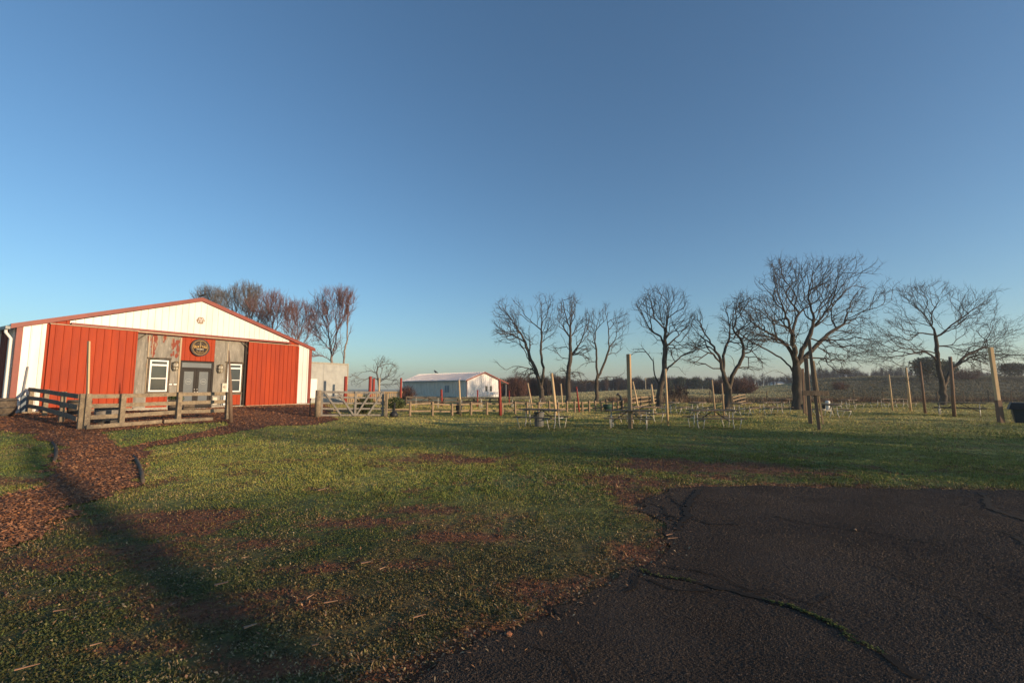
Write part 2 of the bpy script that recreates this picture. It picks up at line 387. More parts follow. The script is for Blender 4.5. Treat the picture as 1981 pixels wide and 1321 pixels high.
Fq = np.stack([k0, k0 + ny_, k0 + ny_ + 1, k0 + 1], 1)
o = npmesh('ground', V, Fq, M['ground'], 4, gcol(gx, gy).reshape(-1, 3), True); tag(o, kind='structure')
def sheet(name, poly, m, res, zoff, noise=.0, holes=(), skirt=.0):
    pts = [Vector(p) for p in poly]; n = len(pts); edges = [(i, (i + 1) % n) for i in range(n)]
    P = np.array(poly); x = np.arange(P[:, 0].min(), P[:, 0].max(), res); y = np.arange(P[:, 1].min(), P[:, 1].max(), res)
    X, Y = np.meshgrid(x, y); X = X.ravel() + rng.uniform(-.2, .2, X.size) * res; Y = Y.ravel() + rng.uniform(-.2, .2, Y.size) * res
    k = inpoly(X, Y, poly)
    for h in holes: k &= ~inpoly(X, Y, h)
    for h in holes:
        b = len(pts); pts += [Vector(p) for p in h]; edges += [(b + i, b + (i + 1) % len(h)) for i in range(len(h))]
    pts += [Vector((a, b)) for a, b in zip(X[k], Y[k])]
    r = geometry.delaunay_2d_cdt(pts, edges, [], 0, 1e-5, True)
    vo = np.array([tuple(v)[:2] for v in r[0]]); fo = r[2]
    fo = [f for f in fo]
    cen = np.array([vo[list(f)].mean(0) for f in fo]); keep = inpoly(cen[:, 0], cen[:, 1], poly)
    for h in holes: keep &= ~inpoly(cen[:, 0], cen[:, 1], h)
    fo = [f for f, q in zip(fo, keep) if q]
    z = hgt(vo[:, 0], vo[:, 1]) + zoff + (fbm(vo[:, 0] * 1.5, vo[:, 1] * 1.5, 4) - .5) * noise
    b = MB(); b.v = [(a[0], a[1], c) for a, c in zip(vo, z)]; b.f = [tuple(f) for f in fo]
    if skirt:
        n = len(poly); k = len(b.v); 
        for (a_, b_) in poly: b.v.append((a_, b_, hz(a_, b_) + zoff))
        for (a_, b_) in poly: b.v.append((a_, b_, hz(a_, b_) + zoff - skirt))
        for i in range(n): j = (i + 1) % n; b.f.append((k + i, k + j, k + n + j, k + n + i))
    ob = b.build(name, m); tag(ob, kind='structure'); ob.data.polygons.foreach_set('use_smooth', [True] * len(ob.data.polygons)); return ob
sheet('asphalt', g_as, M['asphalt'], .35, .012, .006, skirt=.05)
sheet('path', g_path, M['mulch'], .25, .012, .02, holes=[g_island])
# cracks in the asphalt, as near-black strips laid on the surface
def crack(pts, wd, seed):
    P = [gp(*p)[:2] for p in pts]; q = []
    for i in range(len(P) - 1):
        L = math.dist(P[i], P[i + 1]); k = max(2, int(L / .05))
        for j in range(k):
            t = j / k; q.append((P[i][0] + (P[i + 1][0] - P[i][0]) * t, P[i][1] + (P[i + 1][1] - P[i][1]) * t))
    q = np.array(q); q = q + np.stack([fbm(q[:, 0] * 6 + seed, q[:, 1] * 6, 3) - .5, fbm(q[:, 0] * 6, q[:, 1] * 6 + seed, 3) - .5], 1) * .14
    b = MB()
    L_, R_ = [], []
    for i in range(len(q)):
        a = q[max(0, i - 1)]; c = q[min(len(q) - 1, i + 1)]; d = (c - a) / (np.linalg.norm(c - a) + 1e-9); nn = np.array([-d[1], d[0]])
        ww = wd * 1.9 * (.35 + 1.0 * random.random()) / 2
        L_.append((*(q[i] + nn * ww), 0)); R_.append((*(q[i] - nn * ww), 0))
    v = [(a[0], a[1], hz(a[0], a[1]) + .0205) for a in L_ + R_]; n = len(q)
    b.add(v, [(i, i + 1, n + i + 1, n + i) for i in range(n - 1)]); return b, q
cb = MB(); moss_pts = []; crack_pts = []
for pts, wd, ms in (([(1240, 1110), (1330, 1128), (1420, 1150), (1510, 1175), (1600, 1205), (1650, 1245), (1720, 1285), (1800, 1330)], .030, 1),
                    ([(1357, 948), (1340, 965), (1330, 990), (1322, 1012), (1315, 1030)], .05, 0), ([(1335, 1005), (1380, 1015), (1440, 1018)], .02, 0),
                    ([(1262, 1088), (1240, 1110), (1228, 1135), (1200, 1150)], .014, 0), ([(1600, 1150), (1560, 1180), (1545, 1190)], .007, 0), ([(1420, 1150), (1480, 1148), (1550, 1165), (1640, 1190)], .010, 0), ([(1240, 1125), (1300, 1140), (1400, 1148)], .015, 0), ([(1700, 1100), (1760, 1130), (1870, 1170), (1960, 1240)], .008, 0), ([(1045, 1250), (1100, 1280), (1130, 1330)], .008, 0), ([(1905, 955), (1915, 985), (1960, 1000), (2010, 1015)], .05, 0), ([(1945, 1030), (1990, 1060)], .03, 0),
                    ([(1262, 975), (1285, 985), (1300, 1010)], .03, 0), ([(1290, 960), (1310, 975), (1335, 985)], .025, 0), ([(1275, 1000), (1300, 1000), (1325, 1010)], .025, 0), ([(1500, 1000), (1560, 1015), (1700, 1035), (1830, 1060)], .012, 0),
                    ([(1290, 1100), (1400, 1120), (1480, 1160)], .010, 0), ([(1660, 1028), (1632, 1026)], .012, 0)):
    b_, q_ = crack(pts, wd, len(cb.v)); cb.add(b_.v, b_.f); crack_pts.append(np.concatenate([q_, np.full((len(q_), 1), wd)], 1))
    if ms: moss_pts = q_
o = cb.build('asphalt_cracks', M['crack']); tag(o, kind='structure')
# moss along the long crack
mv, mf = [], []
for p in moss_pts:
    dens = fbm(np.array([p[0] * 2.2]), np.array([p[1] * 2.2]), 2)[0]
    for _ in range(int(max(0, dens - .42) * 150)):
        a = random.uniform(0, 6.28); r = .012; c = (p[0] + random.gauss(0, .014), p[1] + random.gauss(0, .014), .018 + random.random() * .012)
        k = len(mv); mv += [(c[0] + r * math.cos(a + t) * random.uniform(.5, 1), c[1] + r * math.sin(a + t) * random.uniform(.5, 1), c[2] + random.uniform(-.006, .006)) for t in (0, 2.1, 4.2)]; mf.append((k, k + 1, k + 2))
if mf: tag(npmesh('moss', mv, mf, M['moss']), 'small green moss tufts growing in the long asphalt crack', 'moss', kind='stuff')

# ------------------------------------------------------------------ grass (real blades and clover leaves)
def grass(N, y0, y1, powr, hb, leafp, wmul, umax=1.35, seedd=3):
    r = np.random.default_rng(seedd)
    Y = y0 * (y1 / y0) ** (r.random(N) ** powr); u = r.uniform(-umax, umax, N); X = u * (Y + 1.0)
    ok = ~inpoly(X, Y, g_as) & (~inpoly(X, Y, g_path) | inpoly(X, Y, g_island))
    ok &= ~(((X - AX) * NX + (Y - AY) * NY < .3))
    X, Y = X[ok], Y[ok]
    d = dirtmask(X, Y); keep = r.random(len(X)) > d * .84
    cl = fbm(X * 4, Y * 4, 3); keep &= r.random(len(X)) < (.25 + 1.6 * ss(.3, .6, cl))
    tall = 1 + .55 * ss(.60, .74, fbm(X * 2.7 + 60, Y * 2.7, 3)); X, Y, tall = X[keep], Y[keep], tall[keep]; n = len(X)
    Z = hgt(X, Y) + (fbm(X * 2.2, Y * 2.2, 3) - .5) * .03 * (1 - ss(15, 30, Y)) - .004
    ln = np.clip(fbm(X * .8 + 3, Y * .8, 3), .25, .75)
    H = hb * (.5 + r.random(n)) * (.4 + 1.4 * ln) * (.8 + .012 * Y) * tall; Wd = (.0022 + .0007 * Y) * wmul * (.7 + .6 * r.random(n))
    leaf = r.random(n) < leafp * (1 - ss(5, 10, Y))
    a = r.uniform(0, 2 * np.pi, n); b = r.uniform(0, 2 * np.pi, n); lean = r.uniform(.1, .9, n) * H
    ca, sa = np.cos(a), np.sin(a)
    P0 = np.stack([X - ca * Wd, Y - sa * Wd, Z], 1); P1 = np.stack([X + ca * Wd, Y + sa * Wd, Z], 1)
    P2 = np.stack([X + np.cos(b) * lean, Y + np.sin(b) * lean, Z + H], 1)
    # clover leaves: small tilted tris lifted off the soil
    s = .0055 + .005 * r.random(n); zl = Z + hb * (.3 + .6 * r.random(n)); til = r.normal(0, .6, (n, 3)) * s[:, None]
    L = []
    for kk, t in enumerate((0, 2.2, 4.1)):
        L.append(np.stack([X + s * np.cos(a + t), Y + s * np.sin(a + t), zl + til[:, kk]], 1))
    for P, q in zip((P0, P1, P2), L): P[leaf] = q[leaf]
    V = np.stack([P0, P1, P2], 1).reshape(-1, 3)
    c = gcol(X, Y); d2 = dirtmask(X, Y)[:, None]
    g2 = np.array([.10, .13, .04]); c = c * (1 - .4 * d2) + g2 * .4 * d2
    c = c * (.65 + .7 * r.random((n, 1))) * (1 + .18 * r.normal(size=(n, 3)) * .5)
    dry = (r.random(n) < .04 + .28 * ss(.5, .72, fbm(X * 1.1 + 31, Y * 1.1, 3)))[:, None]; c = np.where(dry, np.array([.34, .25, .13]) * (.5 + .6 * r.random((n, 1))), c)
    return V, np.clip(np.repeat(c, 3, 0), .01, .9)
V1, c1 = grass(620000, 2.2, 12, .95, .021, .78, 1.0, seedd=3)
V2, c2 = grass(620000, 7, 52, .85, .029, 0, 1.0, seedd=4)
VV = np.concatenate([V1, V2]); cc = np.concatenate([c1, c2])
o = npmesh('grass', VV, np.arange(len(VV)).reshape(-1, 3), M['blade'], 3, cc); tag(o, 'short winter grass and clover covering the lawn', 'grass', kind='stuff')
# wood chips over the mulch
def scatter_chips(N, poly, holes, y0, y1, sz, seedd):
    r = np.random.default_rng(seedd); Y = y0 * (y1 / y0) ** r.random(N); X = r.uniform(-1.3, .1, N) * (Y + 1)
    ok = inpoly(X + r.normal(0, .10, N), Y + r.normal(0, .12, N), poly)
    for h in holes: ok &= ~inpoly(X + r.normal(0, .08, N), Y + r.normal(0, .08, N), h)
    X, Y = X[ok], Y[ok]; n = len(X); Z = hgt(X, Y) + .024 + r.random(n) * .012
    l = sz * (.4 + r.random(n) * 1.2) * (.8 + .055 * Y); wd = l * (.18 + .25 * r.random(n)); a = r.normal(.25, .8, n); ca, sa = np.cos(a), np.sin(a)
    t1 = r.normal(0, .30, n) * l; t2 = r.normal(0, .5, n) * wd
    Vs = []
    for i, j in ((-1, -1), (1, -1), (1, 1), (-1, 1)):
        Vs.append(np.stack([X + ca * l * i - sa * wd * j, Y + sa * l * i + ca * wd * j, Z + i * t1 + j * t2], 1))
    return np.stack(Vs, 1).reshape(-1, 3)
Vc = np.concatenate([scatter_chips(230000, g_path, [g_island], 4.2, 32, .012, 5), scatter_chips(9000, g_path, [g_island], 4.2, 32, .019, 6)])
tag(npmesh('wood_chips', Vc, np.arange(len(Vc)).reshape(-1, 4), M['chip'], 4), 'loose reddish brown wood chips over the barn path', 'wood chips', kind='stuff')
# loose grit standing out of the asphalt
r = np.random.default_rng(12); N = 420000; Y = 2.3 * (9.0 / 2.3) ** r.random(N); X = r.uniform(-.6, 1.35, N) * (Y + .8); ok = inpoly(X, Y, g_as); X, Y = X[ok], Y[ok]; n = len(X)
kp = np.ones(n, bool)
for cp in crack_pts:
    for cx_, cy_, wd_ in cp[::2]: kp &= (X - cx_) ** 2 + (Y - cy_) ** 2 > (wd_ * .9) ** 2
X, Y = X[kp], Y[kp]; n = len(X); big = fbm(X * .9, Y * .9, 3)
s = (.0024 + .0042 * r.random(n) ** 2) * (.55 + .17 * Y) * (.6 + .8 * big); a = r.uniform(0, 6.28, n); Z = hgt(X, Y) + .0135
T = [np.stack([X + s * np.cos(a + t) * r.uniform(.7, 1.2, n), Y + s * np.sin(a + t), Z], 1) for t in (0, 2.09, 4.19)] + [np.stack([X + r.normal(0, .25, n) * s, Y + r.normal(0, .25, n) * s, Z + s * r.uniform(.5, 1.1, n)], 1)]
Vg = np.stack(T, 1).reshape(-1, 3); kk = np.arange(n)[:, None] * 4; Fg = np.concatenate([kk + [0, 1, 3], kk + [1, 2, 3], kk + [2, 0, 3]])
tag(npmesh('grit', Vg, Fg, M['grit']), 'coarse grit bedded in the old asphalt', 'grit', kind='stuff')
# low dry grass of the fields beyond the lawn
r = np.random.default_rng(14); N = 260000; Y = 54 * (190 / 54) ** r.random(N); X = r.uniform(-.12, 1.3, N) * Y; Z = hgt(X, Y); a = r.uniform(0, 3.14, N); w_ = .045 + .0008 * Y; H = (.04 + .06 * r.random(N)) * (1 + .004 * Y)
V = np.stack([np.stack([X - w_ * np.cos(a), Y - w_ * np.sin(a), Z - .01], 1), np.stack([X + w_ * np.cos(a), Y + w_ * np.sin(a), Z - .01], 1), np.stack([X + r.normal(0, .08, N), Y + r.normal(0, .08, N), Z + H], 1)], 1).reshape(-1, 3)
tag(npmesh('field_grass', V, np.arange(3 * N).reshape(-1, 3), M['blade'], 3, np.repeat(gcol(X, Y) * (.8 + .4 * r.random((N, 1))), 3, 0)), 'low dry grass of the fields beyond the lawn', 'grass', kind='stuff')
# clods of red earth on the worn patches
r = np.random.default_rng(31); N = 130000; Y = 2.4 * (13 / 2.4) ** r.random(N); X = r.uniform(-1.3, 1.0, N) * (Y + 1); ok = ~inpoly(X, Y, g_path) & ~inpoly(X, Y, g_as) & (r.random(N) < dirtmask(X, Y) * 1.1 - .12)
X, Y = X[ok], Y[ok]; n = len(X); s = (.004 + .014 * r.random(n) ** 3) * (.8 + .08 * Y); a = r.uniform(0, 6.28, n); Z = hgt(X, Y) + (fbm(X * 2.2, Y * 2.2, 3) - .5) * .03
T = [np.stack([X + s * np.cos(a + k) * r.uniform(.7, 1.3, n), Y + s * np.sin(a + k), Z - .002], 1) for k in (0, 2.09, 4.19)] + [np.stack([X + r.normal(0, .3, n) * s, Y + r.normal(0, .3, n) * s, Z + s * r.uniform(.6, 1.2, n)], 1)]
Vg = np.stack(T, 1).reshape(-1, 3); kk = np.arange(n)[:, None] * 4; Fg = np.concatenate([kk + [0, 1, 3], kk + [1, 2, 3], kk + [2, 0, 3]])
tag(npmesh('clods', Vg, Fg, M['blade'], 3, np.repeat(np.array([.20, .082, .040]) * (.4 + 1.0 * r.random((n, 1))), 4, 0)), 'small clods of red earth on the worn patches', 'clods', kind='stuff')
# leaf litter and bark crumbs in the lawn, thickest along the asphalt edge
r = np.random.default_rng(21); N = 60000; Y = 2.4 * (14 / 2.4) ** r.random(N); X = r.uniform(-1.3, 1.3, N) * (Y + 1); ed = edgedist(X, Y); ok = ~inpoly(X, Y, g_path) & (r.random(N) < .05 + .9 * np.exp(-(ed / .22) ** 2) + .22 * ss(.52, .68, fbm(X * 1.3 + 5, Y * 1.3, 5))); ok &= ~(inpoly(X, Y, g_as) & (ed > .35 * r.random(N) ** 2))
X, Y, ed = X[ok], Y[ok], ed[ok]; n = len(X); l = (.006 + .014 * r.random(n)) * (.7 + .08 * Y); a = r.uniform(0, 6.28, n); wd = l * r.uniform(.25, .6, n); Z = hgt(X, Y) + .018 + .014 * r.random(n); tl_ = r.normal(0, .35, n) * l
V = np.stack([np.stack([X + i * l * np.cos(a) - j * wd * np.sin(a), Y + i * l * np.sin(a) + j * wd * np.cos(a), Z + i * tl_ + .2 * abs(j) * l], 1) for i, j in ((-1, 0), (0, -1), (1, 0), (0, 1))], 1).reshape(-1, 3)
cl_ = np.array([.24, .13, .065]) * (.35 + 1.1 * r.random((n, 1))); cl_ = np.where(r.random((n, 1)) < .2, np.array([.42, .31, .18]) * (.6 + .5 * r.random((n, 1))), cl_)
tag(npmesh('leaf_litter', V, np.arange(4 * n).reshape(-1, 4), M['blade'], 4, np.repeat(cl_, 4, 0)), 'scattered dead leaves and bark crumbs in the lawn', 'leaf litter', kind='stuff')
#MARK_OBJECTS
# ================================================================== RED BARN
Z0 = .46
EAVE, PEAK, BW, PS = 4.27, 6.52, 13.8, 6.88
roofz = lambda s: EAVE + (PEAK - EAVE) * (s / PS if s < PS else (BW - s) / (BW - PS))
barn = empty('barn', WP(0, 0, Z0), 'large red and cream metal barn with a low gable and a weathered plywood entrance', 'barn')
def wbox(b, s0, s1, z0, z1, d0, d1):
    p = [WP(s0, d0, z0), WP(s1, d0, z0), WP(s1, d1, z0), WP(s0, d1, z0), WP(s0, d0, z1), WP(s1, d0, z1), WP(s1, d1, z1), WP(s0, d1, z1)]
    return b.hexa(p)
def ribbed(b, s0, s1, z0, z1, d, pitch=.3, rib=.035, phase=0., side=None):
    """vertically ribbed steel sheet; z0, z1 are functions of s. side: maps (s,d,z)->point"""
    side = side or (lambda s, dd, z: WP(s, dd, z))
    pts = [(s0, d)]; k = math.ceil((s0 - phase) / pitch); s = phase + k * pitch
    while s < s1 - .04:
        if s > s0 + .04: pts += [(s - .03, d), (s - .015, d + rib), (s + .015, d + rib), (s + .03, d)]
        s += pitch
    if s0 < PS < s1: pts += [(PS, d)]; pts.sort(key=lambda q: q[0])
    pts.append((s1, d))
    k = len(b.v)
    for s, dd in pts: b.v.append(tuple(side(s, dd, z0(s))))
    for s, dd in pts: b.v.append(tuple(side(s, dd, z1(s))))
    n = len(pts)
    for i in range(n - 1): b.f.append((k + i, k + i + 1, k + n + i + 1, k + n + i))
c_ = lambda z: (lambda s: z)
# cream panels, red filler, cream gable
b = MB(); ribbed(b, .15, .88, c_(.62), lambda s: roofz(s) - .1, 0, .32, .03, .1); ribbed(b, 12.86, 13.65, c_(.62), lambda s: roofz(s) - .1, 0, .32, .03, .1)
build_split(b, 'corner_panel', M['white'], barn)
b = MB(); ribbed(b, 1.60, 12.15, c_(4.52), lambda s: max(4.53, roofz(s) - .15), .02, .30, .022, .0); b.build('gable_panel', M['white'], barn)
b = MB(); ribbed(b, .88, 1.6, c_(.62), lambda s: roofz(s) - .1, -.02, .3, .03); ribbed(b, 12.15, 12.86, c_(.62), lambda s: roofz(s) - .1, -.02, .3, .03)
wbox(b, .87, .96, .62, 4.42, 0, .05); wbox(b, 12.76, 12.87, .62, 4.30, 0, .05)
build_split(b, 'red_siding', M['red'], barn)
# trims
b = MB()
wbox(b, -.03, .16, .62, 4.25, -.12, .045); wbox(b, 13.64, 13.83, .55, 4.2, -.12, .045)
build_split(b, 'corner_trim', M['redtrim'], barn)
b = MB()
for sa, sb in ((-.22, PS), (BW + .22, PS)):
    za = roofz(max(0, min(BW, sa))) - .07 * (1) ; zb = PEAK
    p = [WP(sa, 0, za - .10), WP(sb, 0, zb - .13), WP(sb, .12, zb - .13), WP(sa, .12, za - .10), WP(sa, 0, za + .10), WP(sb, 0, zb + .08), WP(sb, .12, zb + .08), WP(sa, .12, za + .10)]
    if sa > sb: p = [p[1], p[0], p[3], p[2], p[5], p[4], p[7], p[6]]
    b.hexa(p)
build_split(b, 'rake_trim', M['redtrim'], barn)
# roof
b = MB()
for sa, sb in ((-.22, PS), (PS, BW + .22)):
    za = roofz(max(0, min(BW, sa))) + .0; zb = roofz(max(0, min(BW, sb)))
    if sa < 0: za -= .07
    if sb > BW: zb -= .07
    b.hexa([WP(sa, .10, za + .04), WP(sb, .10, zb + .04), WP(sb, -26, zb + .04), WP(sa, -26, za + .04), WP(sa, .10, za + .075), WP(sb, .10, zb + .075), WP(sb, -26, zb + .075), WP(sa, -26, za + .075)])
build_split(b, 'roof_slope', M['roofw'], barn)
# left side wall, gutter and downpipe
sidef = lambda q, dd, z: WP(-dd, -q, z)
b = MB(); ribbed(b, .1, 1.0, c_(.55), c_(4.15), .0, .3, .06, .0, sidef); ribbed(b, 2.2, 26, c_(.55), c_(4.15), .0, .3, .06, .0, sidef); b.build('side_wall', M['white'], barn)
b = MB(); ribbed(b, 1.0, 2.2, c_(.55), c_(4.15), .0, .25, .07, .0, sidef); b.build('red_side_panel', M['redtrim'], barn)
b = MB(); p = [WP(BW, -.1, .4), WP(BW, -26, .4), WP(BW, -26, 4.2), WP(BW, -.1, 4.2)]; b.add(p, [(0, 1, 2, 3)])
p = [WP(0, -26, .4), WP(BW, -26, .4), WP(BW, -26, 4.2), WP(PS, -26, PEAK), WP(0, -26, 4.2)]; b.add(p, [(0, 1, 2, 3, 4)])
b.build('rear_wall', M['white'], barn)
b = MB(); b.bar(WP(-.30, .12, 4.13), WP(-.30, -26, 4.13), .14, .12); b.build('gutter', M['grey'], barn)
b = MB(); b.tube([WP(-.3, -.12, 4.08), WP(-.3, -.14, 3.95), WP(-.13, -.16, 3.7), WP(-.12, -.2, 1.0), WP(-.13, -.16, .75), WP(-.2, .02, .62)], .055, 8); b.build('downpipe', M['vinyl'], barn, True)
b = MB(); wbox(b, -.1, 4.2, .30, .62, -.25, .03); wbox(b, 9.5, 13.9, .30, .60, -.25, .05); wbox(b, 4.2, 6.1, .3, .66, -.25, -.02); wbox(b, 7.75, 9.5, .3, .62, -.25, -.02)
wbox(b, 6.1, 7.75, .3, .56, -.25, .25)
build_split(b, 'concrete_sill', M['concrete'], barn)
# weathered plywood infill
PD = -.10
b = MB()
for s0, s1 in ((4.0, 4.50), (4.505, 4.70), (5.62, 6.08)): wbox(b, s0, s1, .66, 4.34, PD - .06, PD + (0.006 if s0 > 4.6 else 0))
wbox(b, 4.70, 5.62, 3.16, 4.34, PD - .06, PD); wbox(b, 4.70, 5.62, 1.29, 1.36, PD - .06, PD + .01)
for s0, s1 in ((7.78, 8.34), (8.345, 8.44)): wbox(b, s0, s1, .62, 4.34, PD - .06, PD)
wbox(b, 9.33, 9.46, .62, 4.34, PD - .06, PD); wbox(b, 8.44, 9.33, 3.12, 4.34, PD - .06, PD); wbox(b, 8.44, 9.33, 1.25, 1.32, PD - .06, PD + .01)
build_split(b, 'plywood_wall', M['ply'], barn)
b = MB()   # torn remains of old red paint, thin flakes standing on the board
def flake(s0, s1, z0, z1, n=26, sd=1):
    r = random.Random(sd)
    for _ in range(n):
        cs = r.uniform(s0, s1); cz = r.uniform(z0, z1); rs = r.uniform(.02, .09); rz_ = rs * r.uniform(1.2, 3.4); k = len(b.v); m_ = 9
        for j in range(m_):
            t = 2 * math.pi * j / m_; q = r.uniform(.6, 1.1); b.v.append(tuple(WP(cs + rs * q * math.cos(t), PD + .007 + _ * .00025, cz + rz_ * q * math.sin(t))))
        b.f.append(tuple(range(k, k + m_)))
flake(4.80, 4.98, 3.35, 4.22, 34, 1); flake(5.64, 5.78, 3.35, 4.05, 18, 2); flake(5.88, 6.0, 3.3, 4.1, 20, 3); flake(5.28, 5.42, 4.2, 4.3, 7, 4); flake(4.62, 4.68, 3.9, 4.2, 5, 5)
flake(4.66, 4.70, 2.0, 2.9, 8, 7)
b.build('peeling_paint', M['peel'], barn)
b = MB()
wbox(b, 4.62, 4.68, 1.4, 4.30, PD + .012, PD + .035); wbox(b, 6.02, 6.10, .62, 4.30, PD + .012, PD + .05); wbox(b, 4.80, 4.83, 3.2, 4.25, PD + .012, PD + .02)
wbox(b, 8.40, 8.46, 1.3, 3.1, PD + .012, PD + .03); wbox(b, 8.46, 8.50, 3.12, 4.2, PD + .004, PD + .010)
build_split(b, 'bare_stud', M['barewood'], barn)
b = MB()
ribbed(b, 6.10, 7.76, c_(3.10), c_(4.36), PD + .03, .26, .02, .05); b.build('red_panel', M['red'], barn, label='red ribbed steel panel over the entrance doors')
for (s0, s1, z1) in ((4.70, 5.62, 1.28), (8.46, 9.33, 1.24)):
    b = MB(); ribbed(b, s0, s1, c_(.66), c_(z1), PD + .0, .26, .02, .05); b.build('red_panel', M['red'], barn, label='red ribbed steel panel below a window')
# windows
for (s0, s1, z0, z1) in ((4.74, 5.55, 1.45, 3.06), (8.50, 9.28, 1.40, 3.02)):
    b = MB(); D = PD
    wbox(b, s0, s0 + .075, z0, z1, D, D + .07); wbox(b, s1 - .075, s1, z0, z1, D, D + .07); wbox(b, s0 + .075, s1 - .075, z0, z0 + .075, D, D + .068); wbox(b, s0 + .075, s1 - .075, z1 - .075, z1, D, D + .068)
    zt = z1 - .30; wbox(b, s0 + .075, s1 - .075, zt, zt + .09, D, D + .065); zm = z0 + (zt - z0) * .50; wbox(b, s0 + .075, s1 - .075, zm, zm + .045, D, D + .06)
    wd_ = b.build('window', M['vinyl'], barn)
    g = MB(); wbox(g, s0 + .07, s1 - .07, z0 + .07, z1 - .07, D + .01, D + .03); g.build('pane', M['glass'], wd_)
    k = MB(); wbox(k, s0 - .09, s0 - .004, z0 - .02, z1 + .06, D + .002, D + .045); wbox(k, s1 + .004, s1 + .10, z0 - .02, z1 + .06, D + .002, D + .045)
    wbox(k, s0 - .12, s1 + .13, z1 + .06, z1 + .13, D + .002, D + .075); wbox(k, s0 - .10, s1 + .12, z0 - .12, z0 - .02, D + .002, D + .065)
    build_split(k, 'casing_board', M['darkwood'], wd_, bev=.004)
# entrance doors
fr = MB(); D = PD
wbox(fr, 6.11, 6.19, .57, 3.07, D - .06, D + .03); wbox(fr, 7.66, 7.75, .57, 3.07, D - .06, D + .03); wbox(fr, 6.19, 7.66, 3.0, 3.07, D - .06, D + .03); wbox(fr, 6.19, 7.66, 2.66, 2.74, D - .06, D + .03)
fo = fr.build('door_frame', M['frame'], barn)
g = MB(); wbox(g, 6.19, 7.66, 2.74, 3.0, D - .04, D - .01); g.build('transom_glass', M['doorglass'], fo)
for s0, s1, hs in ((6.195, 6.92, 6.86), (6.93, 7.655, 6.99)):
    d_ = MB(); wbox(d_, s0, s0 + .13, .60, 2.65, D - .05, D); wbox(d_, s1 - .13, s1, .60, 2.65, D - .05, D); wbox(d_, s0 + .13, s1 - .13, .60, .85, D - .05, D - .002); wbox(d_, s0 + .13, s1 - .13, 2.52, 2.65, D - .05, D - .002)
    do = d_.build('door', M['frame'], barn)
    g = MB(); wbox(g, s0 + .13, s1 - .13, .85, 2.52, D - .035, D - .02); g.build('door_glass', M['doorglass'], do)
    h_ = MB(); h_.tube([WP(hs, D, 1.42), WP(hs, D + .045, 1.42)], .03, 10); h_.tube([WP(hs, D + .045, 1.42), WP(hs, D + .07, 1.42)], .034, 10); h_.build('handle', M['galv'], do, True); h_ = MB(); h_.tube([WP(hs, D, 1.56), WP(hs, D + .02, 1.56)], .026, 10); h_.build('deadbolt', M['galv'], do, True)
    m_ = MB(); sc = (s0 + s1) / 2
    for r_ in (.15,):
        k = len(m_.v)
        for j in range(28):
            t = 2 * math.pi * j / 28; m_.v.append(tuple(WP(sc + r_ * math.cos(t), D - .017, 1.98 + r_ * math.sin(t)))); m_.v.append(tuple(WP(sc + (r_ - .012) * math.cos(t), D - .017, 1.98 + (r_ - .012) * math.sin(t))))
        for j in range(28): a = k + 2 * j; c = k + 2 * ((j + 1) % 28); m_.f.append((a, c, c + 1, a + 1))
    wbox(m_, sc - .10, sc + .10, 1.965, 1.995, D - .018, D - .0155)
    m_.build('etched_mark', M['frost'], do)
# sliding doors
for s0, s1, z0, z1 in ((.95, 4.08, .68, 4.42), (9.52, 12.74, .60, 4.36)):
    b = MB(); ribbed(b, s0 + .02, s1 - .02, c_(z0), c_(z1 - .03), .13, .28, .028, .02)
    wbox(b, s0, s0 + .05, z0, z1, .06, .165); wbox(b, s1 - .05, s1, z0, z1, .06, .165); wbox(b, s0, s1, z0 + .003, z1 - .003, .06, .11)
    sl = b.build('sliding_door', M['red'], barn)
    b = MB(); wbox(b, s0 - .02, s1 + .02, z1, z1 + .035, .05, .17); wbox(b, s0 + .05, s1, z0 - .03, z0, .10, .165); build_split(b, 'edge_rail', M['barewood'], sl)
# door track
b = MB(); wbox(b, 1.62, 12.2, 4.46, 4.56, .03, .17); wbox(b, 4.1, 9.52, 4.36, 4.39, .03, .13); build_split(b, 'door_track', M['redtrim'], barn)
b = MB(); wbox(b, 4.08, 9.5, 4.392, 4.445, .03, .15); b.build('track_cover', M['barewood'], barn)
b = MB(); b.bar(WP(4.1, .06, 4.0), WP(4.48, .06, 4.34), .03, .03); b.bar(WP(9.48, .06, 4.05), WP(9.22, .06, 4.34), .05, .05); build_split(b, 'brace', M['darkwood'], barn)
b = MB(); wbox(b, 9.40, 9.50, .62, 4.34, -.095, .02); b.build('door_jamb', M['frame'], barn)
# hexagonal emblem on the gable
b = MB(); k = len(b.v)
for d_ in (.03, .075):
    for j in range(6): t = math.pi / 3 * j; b.v.append(tuple(WP(6.88 + .20 * math.cos(t), d_, 5.32 + .20 * math.sin(t))))
b.f += [tuple(range(6, 12)), tuple(range(5, -1, -1))] + [(j, (j + 1) % 6, 6 + (j + 1) % 6, 6 + j) for j in range(6)]
em = b.build('emblem', M['copper'], barn)
b = MB()
zz = [(-.13, -.13), (-.07, .13), (0, -.03), (.07, .13), (.13, -.13)]
for (a0, a1), (b0, b1) in zip(zz, zz[1:]): b.bar(WP(6.88 + a0, .08, 5.32 + a1), WP(6.88 + b0, .08, 5.32 + b1), .02, .032, up=(NX, NY, 0))
b.bar(WP(6.85, .08, 5.21), WP(6.88, .08, 5.29), .02, .02, up=(NX, NY, 0)); b.bar(WP(6.91, .08, 5.21), WP(6.88, .08, 5.29), .02, .02, up=(NX, NY, 0))
b.build('letter', M['white'], em)
